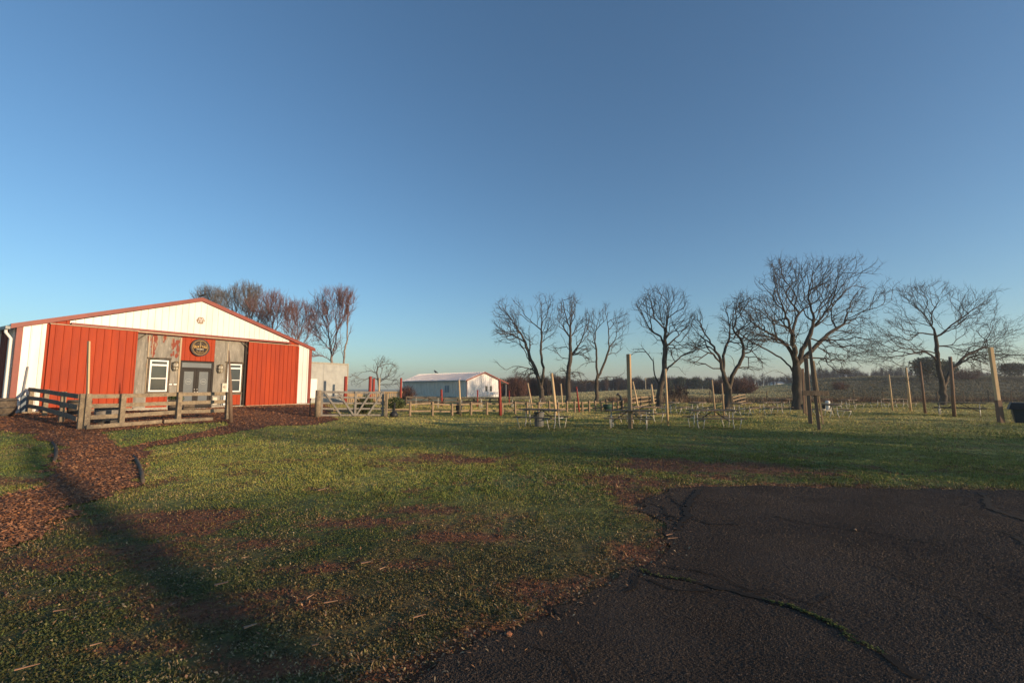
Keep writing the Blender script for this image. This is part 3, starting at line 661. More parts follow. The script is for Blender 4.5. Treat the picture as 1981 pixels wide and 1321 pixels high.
# ------------------------------------------------ round sign
SC, SZ = 6.95, 3.83
sign = empty('round_sign', WP(SC, 0, SZ), 'round dark brewery sign with gold letters above the entrance doors', 'sign')
def disc(b, r0, r1, d0, d1, n=48):
    k = len(b.v)
    for (r, d) in ((r0, d0), (r1, d0), (r1, d1), (r0, d1)):
        for j in range(n): t = 2 * math.pi * j / n; b.v.append(tuple(WP(SC + r * math.cos(t), d, SZ + r * math.sin(t))))
    for q in range(3):
        for j in range(n): j2 = (j + 1) % n; b.f.append((k + q * n + j, k + q * n + j2, k + (q + 1) * n + j2, k + (q + 1) * n + j))
b = MB(); disc(b, .001, .43, .0, .05); b.build('board', M['signdark'], sign)
b = MB(); disc(b, .40, .475, -.02, .075); b.build('rim', M['signrim'], sign)
b = MB(); disc(b, .355, .362, .05, .056); disc(b, .385, .395, .05, .056); b.build('ring_line', M['gold'], sign)
def text(name, s, size, ds, dz, m, d=.052, rot=0, parent=None, xs=1.0):
    cu = bpy.data.curves.new('t', 'FONT'); cu.body = s; cu.size = size; cu.align_x = 'CENTER'; cu.align_y = 'CENTER'; cu.extrude = .008; cu.offset = size * .018
    ob = bpy.data.objects.new('t', cu); COL.objects.link(ob); bpy.context.view_layer.update()
    me = bpy.data.meshes.new_from_object(ob.evaluated_get(bpy.context.evaluated_depsgraph_get())); bpy.data.objects.remove(ob)
    b = MB(); b.f = [tuple(p.vertices) for p in me.polygons]
    for v in me.vertices:
        x, y = v.co.x * xs, v.co.y; c, s_ = math.cos(rot), math.sin(rot)
        b.v.append(tuple(WP(SC + ds + x * c - y * s_, d + v.co.z, SZ + dz + x * s_ + y * c)))
    bpy.data.meshes.remove(me); return b.build(name, m, parent)
for i, ch in enumerate('QUATTRO'):
    t = (i - 3) / 3; text('letter', ch, .175 if abs(t) < .99 else .185, t * .285, .035, M['gold'], parent=sign, xs=.66)
text('lettering', "GOOMBA'S", .085, .0, -.095, M['silverl'], parent=sign, xs=.85)
for i, ch in enumerate('BREWERY'):
    a = math.radians(-90 + (i - 3) * 12.5); text('letter', ch, .06, .27 * math.cos(a), .27 * math.sin(a), M['gold'], rot=a + math.pi / 2, parent=sign)
b = MB()   # hop ornament, star and rays
for j in range(5):
    a = math.radians(90 + 72 * j); a2 = math.radians(90 + 144 + 72 * j)
    b.bar(WP(SC + .03 * math.cos(a), .055, SZ - .185 + .03 * math.sin(a)), WP(SC + .03 * math.cos(a2), .055, SZ - .185 + .03 * math.sin(a2)), .007, .009, up=(NX, NY, 0))
for sg in (-1, 1):
    for q in range(6): b.bar(WP(SC + sg * (.10 + q * .045), .055, SZ + .16 - q * .004), WP(SC + sg * (.075 + q * .03), .055, SZ + .30 - q * .03), .006, .008, up=(NX, NY, 0))
build_split(b, 'ornament', M['copper'], sign)
b = MB(); disc_ = b
for (oz, r) in ((.17, .055), (.25, .04), (.315, .03)):
    k = len(b.v)
    for j in range(14): t = 2 * math.pi * j / 14; b.v.append(tuple(WP(SC + r * math.cos(t), .058, SZ + oz + r * .8 * math.sin(t))))
    b.f.append(tuple(range(k, k + 14)))
b.build('hop_emblem', M['brass'], sign)
# ------------------------------------------------ wall lanterns
for s_, z_, lb in ((5.84, 2.74, 'bronze cage wall lantern between the left window and the doors'), (8.06, 2.68, 'bronze cage wall lantern between the doors and the right window')):
    ln = empty('wall_lantern', WP(s_, PD, z_), lb, 'lantern', 'lanterns beside the barn doors')
    b = MB(); b.lathe([(.075, -.17), (.11, -.10), (.12, .0), (.12, .14), (.09, .20)], WP(s_, PD + .15, z_), 12); b.build('glass', M['lampglass'], ln, True)
    b = MB(); b.lathe([(.10, .20), (.135, .21), (.135, .24), (.05, .28)], WP(s_, PD + .15, z_), 12)
    for j in range(4):
        a = math.pi / 4 + j * math.pi / 2; o_ = WP(s_, PD + .15, z_); b.tube([o_ + Vector((.132 * math.cos(a), .132 * math.sin(a), .2)), o_ + Vector((.132 * math.cos(a), .132 * math.sin(a), -.08)), o_ + Vector((.05 * math.cos(a), .05 * math.sin(a), -.21))], .012, 5)
    b.lathe([(.135, -.02), (.14, 0), (.135, .02)], WP(s_, PD + .15, z_), 12); wbox(b, s_ - .06, s_ + .06, z_ + .05, z_ + .25, PD, PD + .05)
    b.build('cage', M['brass'], ln)
# ------------------------------------------------ small things on the wall
mt = empty('electric_meter', WP(8.35, PD, 1.3), 'pale grey electric meter box beside the right barn window', 'meter')
b = MB(); wbox(b, 8.22, 8.48, 1.36, 1.90, PD + .003, PD + .14); b.build('meter_box', M['cream'], mt, bev=.01)
b = MB(); b.tube([WP(8.35, PD + .14, 1.70), WP(8.35, PD + .20, 1.70)], .07, 14); b.build('dial', M['lampglass'], mt, True)
b = MB(); b.tube([WP(8.27, PD + .06, 1.36), WP(8.27, PD + .06, .62)], .025, 8); b.build('conduit', M['grey'], mt)
b = MB(); wbox(b, 8.34, 8.52, .66, 1.22, PD + .003, PD + .12); b.build('lower_box', M['vinyl'], mt, bev=.01)
for s_, lb in ((5.72, 'small lettered plaque left of the barn doors, the one nearer the window'), (5.93, 'small lettered plaque left of the barn doors, the one nearer the doors')):
    pl = empty('plaque', WP(s_, PD, 1.82), lb, 'plaque', 'plaques beside the barn doors')
    b = MB(); wbox(b, s_ - .095, s_ + .095, 1.77, 1.88, PD + .003, PD + .02); b.build('plate', M['darkwood'], pl)
    b = MB(); wbox(b, s_ - .075, s_ + .075, 1.79, 1.86, PD + .02, PD + .024); b.build('face', M['vinyl'], pl)
b = MB(); wbox(b, 7.82, 8.05, .72, 1.12, PD + .003, PD + .03); o = b.build('notice_panel', M['cream']); tag(o, 'small cream panel low on the plywood right of the barn doors', 'panel')
# bird on the peak
def bird(loc, label, sc=1.0, rz=0):
    r = empty('bird', loc, label, 'bird', rz=rz); b = MB()
    b.tube([Vector(p) * sc for p in ((-.20, 0, .05), (-.1, 0, .08), (-.02, 0, .11), (.05, 0, .15), (.085, 0, .20), (.11, 0, .215), (.155, 0, .205))], [q * sc for q in (.012, .03, .055, .05, .032, .03, .004)], 8)
    b.build('body', M['bird'], r, True, local=True)
    b = MB(); b.tube([Vector((.02, .02, .07)) * sc, Vector((.02, .02, 0)) * sc], .006 * sc, 4); b.tube([Vector((.02, -.02, .07)) * sc, Vector((.02, -.02, 0)) * sc], .006 * sc, 4); b.build('legs', M['bird'], r, local=True)
bird(WP(PS + .05, .04, PEAK + .085), 'small dark bird perched on the peak of the red barn', 1.1, .6)
# things at the barn's left corner
b = MB(); k = WP(.45, .16, .55); wbox(b, .30, .62, .62, 1.35, .06, .12); o = b.build('panel', M['bluepan']); tag(o, 'blue grey board leaning on the cream corner panel of the barn', 'board')
b = MB(); b.bar(WP(.33, .15, 1.35), WP(.40, .10, 2.55), .05, .03); o = b.build('plank', M['grey']); tag(o, 'thin grey plank leaning upright on the barn corner', 'plank')
hc = empty('coiled_hose', WP(-.15, .55, .55), 'coiled black drain pipe at the left corner of the red barn', 'hose')
b = MB()
for q in range(4):
    r_ = .27 - q * .03; b.tube([WP(-.15 + r_ * math.cos(t) , .42 + q * .035, .84 + r_ * math.sin(t)) for t in np.linspace(0, 2 * math.pi, 19)], .03, 6)
b.build('coil', M['black'], hc, True)
b = MB(); b.bar(WP(.2, .3, .62), WP(.95, .35, .62), .09, .09); o = b.build('timber', M['fence']); tag(o, 'short timber lying on the ground at the barn corner', 'timber')
def barrel(px, py, r, h, label, mats=('fence', 'blackm'), plant=False, name='barrel', group=None, x=None, y=None):
    if x is None: x, y, _ = gp(px, py)
    z = hz(x, y); e = empty(name, (x, y, z), label, name.replace('_', ' '), group)
    b = MB(); b.lathe([(r * .86, 0), (r * .96, h * .3), (r, h * .6), (r * .98, h), (r * .9, h), (r * .88, h * .86)], (x, y, z), 18); b.build('staves', M[mats[0]], e, True)
    b = MB()
    for f_ in (.12, .5, .88): rr = r * (.90 + .1 * min(1, f_ / .6)) + .004; b.lathe([(rr - .004, h * f_ - .02), (rr + .006, h * f_ - .02), (rr + .006, h * f_ + .02), (rr - .004, h * f_ + .02)], (x, y, z), 18)
    b.build('hoops', M[mats[1]], e, True)
    if plant: shrubmesh(e, x, y, z + h * .9, r * 1.0, .35, 500, M['leafgreen'], 'plant')
    return e
def shrubmesh(parent, x, y, z, r, h, n, m, name, flat=1.0, size=.03):
    q = np.random.default_rng(int(abs(x * 100 + y * 10)) + 1); d = q.normal(size=(n, 3)); d /= np.linalg.norm(d, axis=1)[:, None]; rad = q.random(n) ** .4
    lump = .75 + .5 * fbm(d[:, 0] * 2 + x, d[:, 1] * 2 + d[:, 2] * 1.7, 3)
    P = d * (rad * lump)[:, None] * np.array([r, r * flat, h * .5]) + np.array([x, y, z + h * .5]); P[:, 2] = np.maximum(P[:, 2], z + .01)
    s = size * (.6 + q.random(n)); V = []
    for t in range(3): V.append(P + q.normal(0, 1, (n, 3)) * s[:, None])
    V = np.stack(V, 1).reshape(-1, 3)
    off = np.zeros(3)
    if parent: off = np.array(parent.location)
    o = npmesh(name, V - off, np.arange(3 * n).reshape(-1, 3), m)
    if parent: o.parent = parent
    return o
barrel(152, 803, .38, .62, 'dark half barrel inside the fence corner, left of the corner post', ('darkwood', 'blackm'))
barrel(206, 819, .36, .62, 'pale wooden barrel standing just right of the fence corner post', ('greywood', 'blackm'))
barrel(4, 806, .35, .7, 'wooden barrel at the left edge beside the barn side wall', ('darkwood', 'blackm'))
barrel(338, 803, .27, .66, 'barrel planter with dark green plant left of the barn doors', ('darkwood', 'blackm'), True, 'planter')
x, y, z = gp(352, 799); cr = empty('crate', (x, y, z), 'low wooden crate stack in front of the barn doors', 'crate'); b = MB()
for q in range(4): b.box(-.38, .38, -.3, .3, .02 + q * .13, .13 + q * .13, Matrix.Translation((x, y, z)) @ Matrix.Rotation(1.03, 4, 'Z'))
b.build('slats', M['darkwood'], cr, bev=.006)
# ================================================================== FENCES
def post_mb(b, x, y, z, h, w_, yaw=0., lean=(0, 0)):
    M_ = Matrix.Translation((x, y, z)) @ Matrix.Rotation(yaw, 4, 'Z'); n = 2
    hw = w_ / 2
    b.hexa([M_ @ Vector(p) for p in ((-hw, -hw, -.1), (hw, -hw, -.1), (hw, hw, -.1), (-hw, hw, -.1), (-hw + lean[0], -hw + lean[1], h), (hw + lean[0], -hw + lean[1], h), (hw + lean[0], hw + lean[1], h), (-hw + lean[0], hw + lean[1], h))])
def fence(name, pts, hs, wpost, rails, rh, rt, mp, mr, label, side=1, jig=.012, railext=.0, group=None):
    """pts: (x,y) of the posts; hs: post heights; rails: fraction heights"""
    x0, y0 = pts[0][:2]; e = empty(name, (x0, y0, hz(x0, y0)), label, 'fence', group); r = random.Random(len(pts) * 7 + int(x0 * 10))
    for (x, y), h in zip([p[:2] for p in pts], hs):
        a = math.atan2(pts[-1][1] - y0, pts[-1][0] - x0); b = MB(); post_mb(b, x, y, hz(x, y), h, wpost, a, (r.uniform(-1, 1) * jig, r.uniform(-1, 1) * jig)); b.build('post', mp, e, bev=.008)
    for i in range(len(pts) - 1):
        (xa, ya), (xb, yb) = pts[i][:2], pts[i + 1][:2]; d = Vector((xb - xa, yb - ya, 0)).normalized(); nn = Vector((d.y, -d.x, 0)) * side * (wpost / 2 + rt / 2 + .003)
        for fr_ in rails:
            a = Vector((xa, ya, hz(xa, ya) + fr_ * hs[i] + r.uniform(-1, 1) * jig)) + nn + d * .002; c = Vector((xb, yb, hz(xb, yb) + fr_ * hs[i + 1] + r.uniform(-1, 1) * jig)) + nn - d * .002
            b = MB(); b.bar(a, c, rt, rh); b.build('rail', mr, e, bev=.004)
    return e
def zat(px, ptop, x, y):    # height of something standing at x,y whose top shows at row ptop
    v = at(px, ptop, y); return v.z - hz(x, y)
P = [gp(50, 803), gp(80, 808), gp(122, 817), gp(165, 828)]
P = [(-20.15, 19.2), (-18.2, 17.9), (-16.1, 16.45), (-14.2, 15.15)]
fence('board_fence', P, [1.66 + (1.47 - 1.66) * (x_ + 20.15) / 5.95 - hz(x_, y_) for x_, y_ in P], .14, (.30, .62, .93), .15, .04, M['fence'], M['ramprail'], 'dark three rail board fence from the barn corner to the mulch path', side=1)
P = [(-14.05, 15.12), (-13.55, 15.95), (-12.75, 17.55), (-11.95, 19.25)]
P = [(-14.05, 15.2), (-13.58, 16.0), (-12.78, 17.6), (-11.95, 19.3)]
fence('board_fence', P, [1.17, 1.14, 1.14, 1.15], .15, (.33, .64, .93), .14, .04, M['fence'], M['fence'], 'tan three rail board fence in front of the barn doors', side=-1)
e = empty('kerb_timber', (-14, 15.3, hz(-14, 15.3)), 'long timber edging on the ground under the tan board fence', 'timber'); b = MB(); b.bar((-13.9, 15.05, hz(-13.9, 15.05) + .10), (-12.9, 16.95, hz(-12.9, 16.95) + .09), .09, .13); b.bar((-12.86, 17.0, hz(-12.86, 17.0) + .09), (-12.1, 18.6, hz(-12.1, 18.6) + .07), .09, .13); b.build('beam', M['fence'], e, bev=.01)
# log edging of the path
for pts, lb in (([(258, 882), (265, 892), (271, 906), (274, 920), (277, 936)], 'dark log edging on the right side of the mulch path'), ([(101, 856), (107, 864), (109, 874), (108, 884), (104, 895)], 'dark log edging on the left side of the mulch path')):
    P = [gp(*p) for p in pts]; b = MB(); b.tube([(p[0], p[1], p[2] + .012) for p in P], [.025, .038, .04, .04, .03], 7); o = b.build('log_edging', M['darkwood'], None, True); tag(o, lb, 'log', 'logs edging the mulch path')
# pointed brown stake + tall pale board standing by the fence
MAST = {}
def mast(base, top, wd, m, label, name='post', cat='post', yaw=-.62, round_=False, dep=None, group='tall posts on the lawn', taper=1.0, wd2=None):
    x, y, z = gp(*base) if dep is None else (*at(base[0], base[1], dep)[:2], 0)
    if dep is not None: z = hz(x, y)
    t = at(top[0], top[1], y); yaw = -.12 if x > 14 and yaw == -.62 else yaw; e = empty(name, (x, y, z), label, cat, group); b = MB(); a = Vector((x, y, z - .1))
    if round_: b.tube([a, (a + t) / 2 + Vector((wd * .08, 0, 0)), t], [wd / 2, wd / 2 * .97, wd / 2 * .92 * taper], 10); b.build('pole', m, e, True)
    else:
        hw, hd = wd / 2, (wd2 or wd) / 2; R_ = Matrix.Rotation(yaw, 3, 'Z')
        lo = [a + R_ @ Vector(q) for q in ((-hw, -hd, 0), (hw, -hd, 0), (hw, hd, 0), (-hw, hd, 0))]; hi = [t + R_ @ (Vector(q) * taper) for q in ((-hw, -hd, 0), (hw, -hd, 0), (hw, hd, 0), (-hw, hd, 0))]
        b.hexa(lo + hi); b.build('shaft', m, e, bev=.006)
    return e, Vector((x, y, z)), t
mast((447, 818), (443, 678), .15, M['brownwood'], 'slim brown stake with a pointed top at the right end of the tan fence', group=None, name='stake', cat='stake', round_=True, taper=.25)
mast((171, 800), (172, 660), .11, M['palewood'], 'tall pale board standing against the red sliding door behind the fence corner', group=None, name='board', cat='board', dep=15.7, yaw=-.4, wd2=.05)
# tall posts: base, top, width, material
posts = [((1220, 829), (1216, 685), .20, 'tanwood', 'tall thick square post right beside the picnic table with crossed braces', 0, None),
 ((1292, 823), (1287, 714), .11, 'palewood', 'slim pale pole standing between the table pair and the lone picnic table', 1, None),
 ((1267, 802), (1260, 743), .12, 'palewood', 'short leaning pale pole in front of the angled cattle fence', 1, None),
 ((1238, 804), (1224, 738), .11, 'palewood', 'thin strongly leaning pale pole just behind the tall thick square post', 1, None),
 ((1384, 806), (1377, 735), .12, 'tanwood', 'leaning pale pole with a worn top, left of two behind the lone picnic table', 1, None),
 ((1401, 806), (1396, 741), .11, 'tanwood', 'thin leaning pale pole, right of two behind the lone picnic table', 1, None),
 ((1568, 819), (1559, 693), .22, 'brownwood', 'thick brown post in front of the largest bare tree trunk', 0, None),
 ((1556, 800), (1553, 713), .14, 'brownwood', 'brown post nearest the trunk of the largest bare tree', 0, None),
 ((1561, 803), (1558, 720), .12, 'tanwood', 'thin tan post squeezed between two brown posts at the largest tree', 0, None),
 ((1727, 794), (1719, 724), .13, 'palewood', 'pale pole standing beside two small far picnic tables', 1, None),
 ((1790, 800), (1779, 700), .17, 'brownwood', 'dull brown shaded pole left of the low spreading tree trunk', 1, None),
 ((1846, 806), (1838, 690), .20, 'brownwood', 'brown pole with a pale knotted top before the long picnic table', 1, None),
 ((1891 - 1000, 804), (888, 735), .12, 'palewood', 'smooth pale pole in front of the white building corner', 1, None),
 ((1032, 799), (1021, 741), .10, 'palewood', 'leaning pale pole behind the grey bin', 1, None),
 ((1076, 806), (1067, 722), .19, 'palewood', 'thick round orange tan pole behind the first picnic table', 1, None),
 ((1088.5, 793), (1085, 742), .11, 'palewood', 'slim pale pole right of the thick round pole and touching the low fence', 1, None)]
for b0, t0, wd, m_, lb, rnd, dp in posts:
    mast(b0, t0, wd * (.9 if rnd else .74), M[m_], lb, round_=bool(rnd), dep=dp)
e, a, t = mast((1585, 831), (1565, 656), .12, M['brownwood'], 'tallest brown post with a dark crossboard nailed at half height', yaw=-.62)
x_, y_ = a.x, a.y; zc = at(1577, 761, y_ - .15).z; A_ = at(1552, 760, y_ - .13); B_ = at(1604, 761, y_ - .13); b = MB(); b.bar(A_, B_, .04, .19); b.build('crossboard', M['bark'], e, bev=.005)  # bark material paints the crossboard's unlit face dark
b = MB(); b.bar(Vector((x_ + .10, y_ - .09, .2)), t + Vector((.10, -.05, -.9)), .05, .05); b.build('batten', M['tanwood'], e)
e, a, t = mast((1762, 795), (1752, 711), .16, M['palewood'], 'pale pole with a coil of wire wrapped near its top', round_=True)
b = MB(); p_ = a.lerp(t, .68)
for q in range(3):
    b.tube([p_ + Vector((.11 * math.cos(s), .11 * math.sin(s), q * .11 + .05 * math.sin(s + q))) for s in np.linspace(0, 6.28, 13)], .012, 4)
b.build('wire_coil', M['blackm'], e)
e, a, t = mast((1937, 818), (1916, 672), .15, M['palewood'], 'thick pale post with a dark lower sleeve at the right edge beside the bin', yaw=-.62)
b = MB(); q = a.lerp(t, .30); post = (q - a); R_ = Matrix.Rotation(-.12, 3, 'Z')
lo = [a + Vector((0, 0, -.1)) + R_ @ Vector(k) * .10 for k in ((-1, -1, 0), (1, -1, 0), (1, 1, 0), (-1, 1, 0))]; hi = [q + R_ @ Vector(k) * .092 for k in ((-1, -1, 0), (1, -1, 0), (1, 1, 0), (-1, 1, 0))]
b.hexa(lo + hi); b.build('sleeve', M['brownwood'], e, bev=.006)
# red stained posts
for b0, t0, wd, lb, dp in (((968, 804), (966, 735), .17, 'thick red post in front of the white building porch, nearest of the red posts', None), ((1121, 797), (1115, 748), .11, 'thin leaning red pole at the low fence between two bare trees', None),
    ((854, 786), (854, 753), .17, 'red post against the long ribbed wall of the white building', None), ((923, 786), (924, 754), .13, 'red post in front of the tree shadowed gable wall', None),
    ((985, 784), (985, 755), .13, 'short red post right of the white building porch', None), ((1027, 784), (1026, 752), .12, 'short red post just behind the leaning pole by the grey bin', None)):
    mast(b0, t0, wd, M['redwood'], lb, round_=True, group='red posts', dep=dp)
# low post and rail fence
fx = [(793, 805), (837, 804.5), (875, 804), (911, 803), (942, 802), (972, 801.5), (997, 801), (1020, 800.5), (1042, 800), (1063, 799), (1080, 798.5), (1097, 798), (1112, 797.5), (1127, 796.5), (1140, 796), (1152, 795.5), (1164, 795), (1174, 794.5), (1186, 794), (1195, 793.5), (1205, 793)]
P = [gp(*p)[:2] for p in fx]; H_ = [.72] * len(P)
fence('post_and_rail_fence', P, [.74 + .05 * math.sin(i * 2.3) for i in range(len(P))], .10, (.32, .86), .085, .035, M['rail'], M['rail'], 'low tan two rail fence running from the gate to the bare trees', side=-1, jig=.02)
P = [gp(785, 784)[:2], gp(830, 783)[:2], gp(858, 783)[:2], gp(886, 782)[:2], gp(917, 782)[:2], gp(948, 781.5)[:2], gp(965, 781.5)[:2]]
fence('board_fence', P, [.62] * 7, .12, (.45, .93), .12, .04, M['darkwood'], M['darkwood'], 'dark low board fence in front of the white building', side=1)
P = [gp(1219, 796)[:2], gp(1240, 792)[:2], gp(1258, 787)[:2], gp(1270, 784)[:2]]
fence('board_fence', P, [.95, .95, .95, .95], .11, (.30, .62, .93), .09, .035, M['darkwood'], M['rail'], 'short three rail fence climbing behind the pale poles left of a bare tree', side=1)
P = [gp(1417, 788)[:2], gp(1429, 784.5)[:2], gp(1441, 781)[:2]]
fence('board_fence', P, [.9, 1.0, 1.0], .10, (.30, .62, .93), .085, .035, M['rail'], M['rail'], 'short reddish brown rail fence just right of a bare tree trunk', side=1)
# wire fence at the field edge
P = [(x, 47.5 + .08 * x + 1.2 * math.sin(x * .1)) for x in np.arange(15.5, 62, 3.1)]
e = empty('wire_fence', (P[0][0], P[0][1], 0), 'thin wire fence on dark stakes along the edge of the far field', 'fence')
for (x, y) in P: b = MB(); b.bar((x, y, hz(x, y)), (x + random.uniform(-.06, .06), y, hz(x, y) + 1.25), .07, .07); b.build('post', M['darkwood'], e)
b = MB()
for i in range(len(P) - 1):
    for zz_ in (.35, .75, 1.1): b.bar((*P[i], hz(*P[i]) + zz_), (*P[i + 1], hz(*P[i + 1]) + zz_), .012, .012)
b.build('wires', M['darkwood'], e)
# ------------------------------------------------ farm gate and its post
GL = Vector(gp(620, 806)); GR = Vector(gp(741, 805.5)); GL.z = hz(GL.x, GL.y); GR.z = hz(GR.x, GR.y)
x, y, z = gp(614, 807); e = empty('gate_post', (x, y, z), 'round brown hanging post at the left end of the wooden farm gate', 'post'); b = MB(); b.tube([(x, y, z - .1), (x, y, z + 1.28)], [.14, .13], 10); b.build('post', M['fence'], e, True)
e = empty('farm_gate', GL, 'wide grey wooden farm gate with four diagonal braces', 'gate'); H_ = 1.16; dv = (GR - GL); up = lambda t, z_: GL + dv * t + Vector((0, 0, z_ * H_ + .06))
nrm = Vector((dv.y, -dv.x, 0)).normalized()
for fz in (0, .27, .50, .74, .96): b = MB(); b.bar(up(0, fz + .01), up(1, fz + .01), .03, .085 if fz < .9 else .11); b.build('bar', M['greywood'], e, bev=.004)
for t_ in (0.012, .54, .99): b = MB(); b.bar(up(t_, -.03) + nrm * .04, up(t_, 1.02) + nrm * .04, .10, .05, up=nrm); b.build('upright', M['greywood'], e, bev=.004)
for a_, c_2 in ((.05, .32), (.26, .52), (.78, .56), (.97, .745)): b = MB(); b.bar(up(a_, .96) + nrm * .05, up(c_2, .0) + nrm * .05, .03, .085, up=(0, 0, 1)); b.build('brace', M['greywood'], e, bev=.004)
x, y, z = gp(742, 806); e = empty('gate_post', (x + .12, y, z), 'square post at the latch end of the wooden farm gate', 'post'); b = MB(); post_mb(b, x + .12, y, z, 1.15, .13); b.build('post', M['fence'], e, bev=.006)
x, y, z = gp(599, 806); e = empty('standpipe', (x, y, z), 'thin dark standpipe in front of the barn right corner', 'standpipe'); b = MB(); b.tube([(x, y, z), (x, y, z + .78)], .022, 6); b.build('pipe', M['blackm'], e); b = MB(); b.tube([(x, y, z + .78), (x + .02, y, z + .86), (x - .06, y - .08, z + .84), (x - .07, y - .09, z + .72)], .035, 6); b.build('spout', M['redtrim'], e)
# umbrella stand
x, y, z = gp(762, 807); e = empty('umbrella_stand', (x, y, z), 'black weighted umbrella stand with a short stub beside the gate', 'stand'); b = MB(); b.lathe([(.20, 0), (.20, .17), (.13, .27), (.05, .30)], (x, y, z), 14); b.build('base', M['black'], e, True); b = MB(); b.tube([(x, y, z + .28), (x + .03, y, z + .72)], [.045, .055], 8); b.build('stub', M['black'], e)
# ------------------------------------------------ grey building right of the barn
def sd(px, py, d):
    r = ray(px, py); a = WP(0, d); t = (a.x * NX + a.y * NY) / (r[0] * NX + r[1] * NY); q = r * t; return (q[0] - a.x) * TX + (q[1] - a.y) * TY, HE + q[2]
gs0 = 13.2; gs1, gzt = sd(673, 706, -2.2); gzb = .25
gb = empty('clad_building', WP(gs0, -2.2, gzb), 'plain grey board clad annexe right of the red barn', 'building')
b = MB()
cuts = list(np.linspace(gs0, gs1, 6))
for i in range(5): wbox(b, cuts[i] + .004, cuts[i + 1] - .004, gzb, gzt, -2.5, -2.2 + .006 * (i % 2))
wbox(b, gs0, gs1 - .02, gzb, gzt - .03, -10, -2.52)
b.build('wall', M['osb'], gb)
b = MB(); wbox(b, gs0, gs1 + .05, gzt, gzt + .10, -10, -2.15); b.build('roof_edge', M['concrete'], gb)
b = MB(); wbox(b, gs1 - .01, gs1 + .05, gzb, gzt, -2.6, -2.17); b.build('lit_edge_strip', M['barewood'], gb)  # pale strip painted in for the sunlit right edge of the annexe
w0, wz0 = sd(601, 770, -2.2); w1, wz1 = sd(613, 733, -2.2)
b = MB(); wbox(b, w0 - .3, w1, wz0, wz1, -2.19, -2.14); b.build('white_panel', M['vinyl'], gb)
# ------------------------------------------------ white building
wc = Vector((-7.7, 78, 0)); gd = Vector((.75, .66, 0)).normalized(); ld = Vector((-.66, .75, 0)).normalized()
L_, Wd_, He, Hp = 22.5, 7.4, 3.0, 4.35; zb = -.1
WPT = lambda a, c, z: wc + gd * a + ld * c + Vector((0, 0, z + zb))
wb = empty('shed', WPT(0, 0, 0), 'long white metal building with a red edged roof and a tree shadow on its gable', 'building')
b = MB(); b.v = [];
def ribw(b, f, q0, q1, z0, z1f, pitch, rib):
    pts = [(q0, 0)]; s = q0 + pitch
    while s < q1 - .05: pts += [(s - .07, 0), (s - .04, rib), (s + .04, rib), (s + .07, 0)]; s += pitch
    pts.append((q1, 0)); pts = sorted(pts + ([(Wd_ / 2, 0)] if q1 < 10 else [])); k = len(b.v)
    for q, d_ in pts: b.v.append(tuple(f(q, d_, z0)))
    for q, d_ in pts: b.v.append(tuple(f(q, d_, z1f(q))))
    n = len(pts)
    for i in range(n - 1): b.f.append((k + i, k + i + 1, k + n + i + 1, k + n + i))
ribw(b, lambda q, d_, z: WPT(-d_, q, z), 0, L_, 0, lambda q: He, .56, .17); b.build('side_wall', M['whitew'], wb)
b = MB(); gz = lambda q: He + (Hp - He) * (1 - abs(q - Wd_ / 2) / (Wd_ / 2)); ribw(b, lambda q, d_, z: WPT(q, -d_, z), 0, Wd_, 0, gz, .45, .025)
b.add([WPT(Wd_, 0, 0), WPT(Wd_, L_, 0), WPT(Wd_, L_, He), WPT(Wd_, 0, He)], [(0, 1, 2, 3)]); b.add([WPT(0, L_, 0), WPT(Wd_, L_, 0), WPT(Wd_, L_, He), WPT(Wd_ / 2, L_, Hp), WPT(0, L_, He)], [(0, 1, 2, 3, 4)])
b.build('gable_wall', M['white'], wb)
def slab(b, p, th):
    n = (Vector(p[1]) - Vector(p[0])).cross(Vector(p[3]) - Vector(p[0])).normalized()
    if n.z < 0: n = -n
    b.hexa([Vector(q) for q in p] + [Vector(q) + n * th for q in p])
sl = (Hp - He) / (Wd_ / 2)
b = MB(); slab(b, [WPT(-.35, -.3, He - .35 * sl), WPT(Wd_ / 2, -.3, Hp), WPT(Wd_ / 2, L_ + .3, Hp), WPT(-.35, L_ + .3, He - .35 * sl)], .06)
slab(b, [WPT(Wd_ / 2, -.3, Hp), WPT(Wd_ + 1.7, -.3, He - 1.7 * sl), WPT(Wd_ + 1.7, L_, He - 1.7 * sl), WPT(Wd_ / 2, L_, Hp)], .06)
for q in np.arange(0, L_, .8): b.bar(WPT(-.3, q, He - .3 * sl + .08), WPT(Wd_ / 2, q, Hp + .08), .05, .04)
b.build('roof', M['roofw'], wb)
b = MB(); b.bar(WPT(-.35, -.33, He - .35 * sl - .03), WPT(Wd_ / 2, -.33, Hp - .03), .05, .2); b.bar(WPT(Wd_ / 2, -.33, Hp - .03), WPT(Wd_ + 1.7, -.33, He - 1.7 * sl - .03), .05, .2); b.bar(WPT(0, -.06, 0), WPT(0, -.06, He - .05), .12, .12); b.build('trim', M['redtrim'], wb)
b = MB(); b.bar(WPT(-.42, -.2, He - .22), WPT(-.42, L_, He - .22), .12, .12); b.build('gutter', M['grey'], wb)
b = MB()
for c in (0.1, 8, 16): b.bar(WPT(Wd_ + 1.5, c, 0), WPT(Wd_ + 1.5, c, He - 1.5 * sl), .12, .12)
b.build('porch_post', M['grey'], wb)
for q in (4.0, 5.0): b = MB(); b.hexa([WPT(q, -.06, 1.0), WPT(q + .45, -.06, 1.0), WPT(q + .45, -.03, 1.0), WPT(q, -.03, 1.0), WPT(q, -.06, 1.95), WPT(q + .45, -.06, 1.95), WPT(q + .45, -.03, 1.95), WPT(q, -.03, 1.95)]); b.build('window', M['glass'], wb)
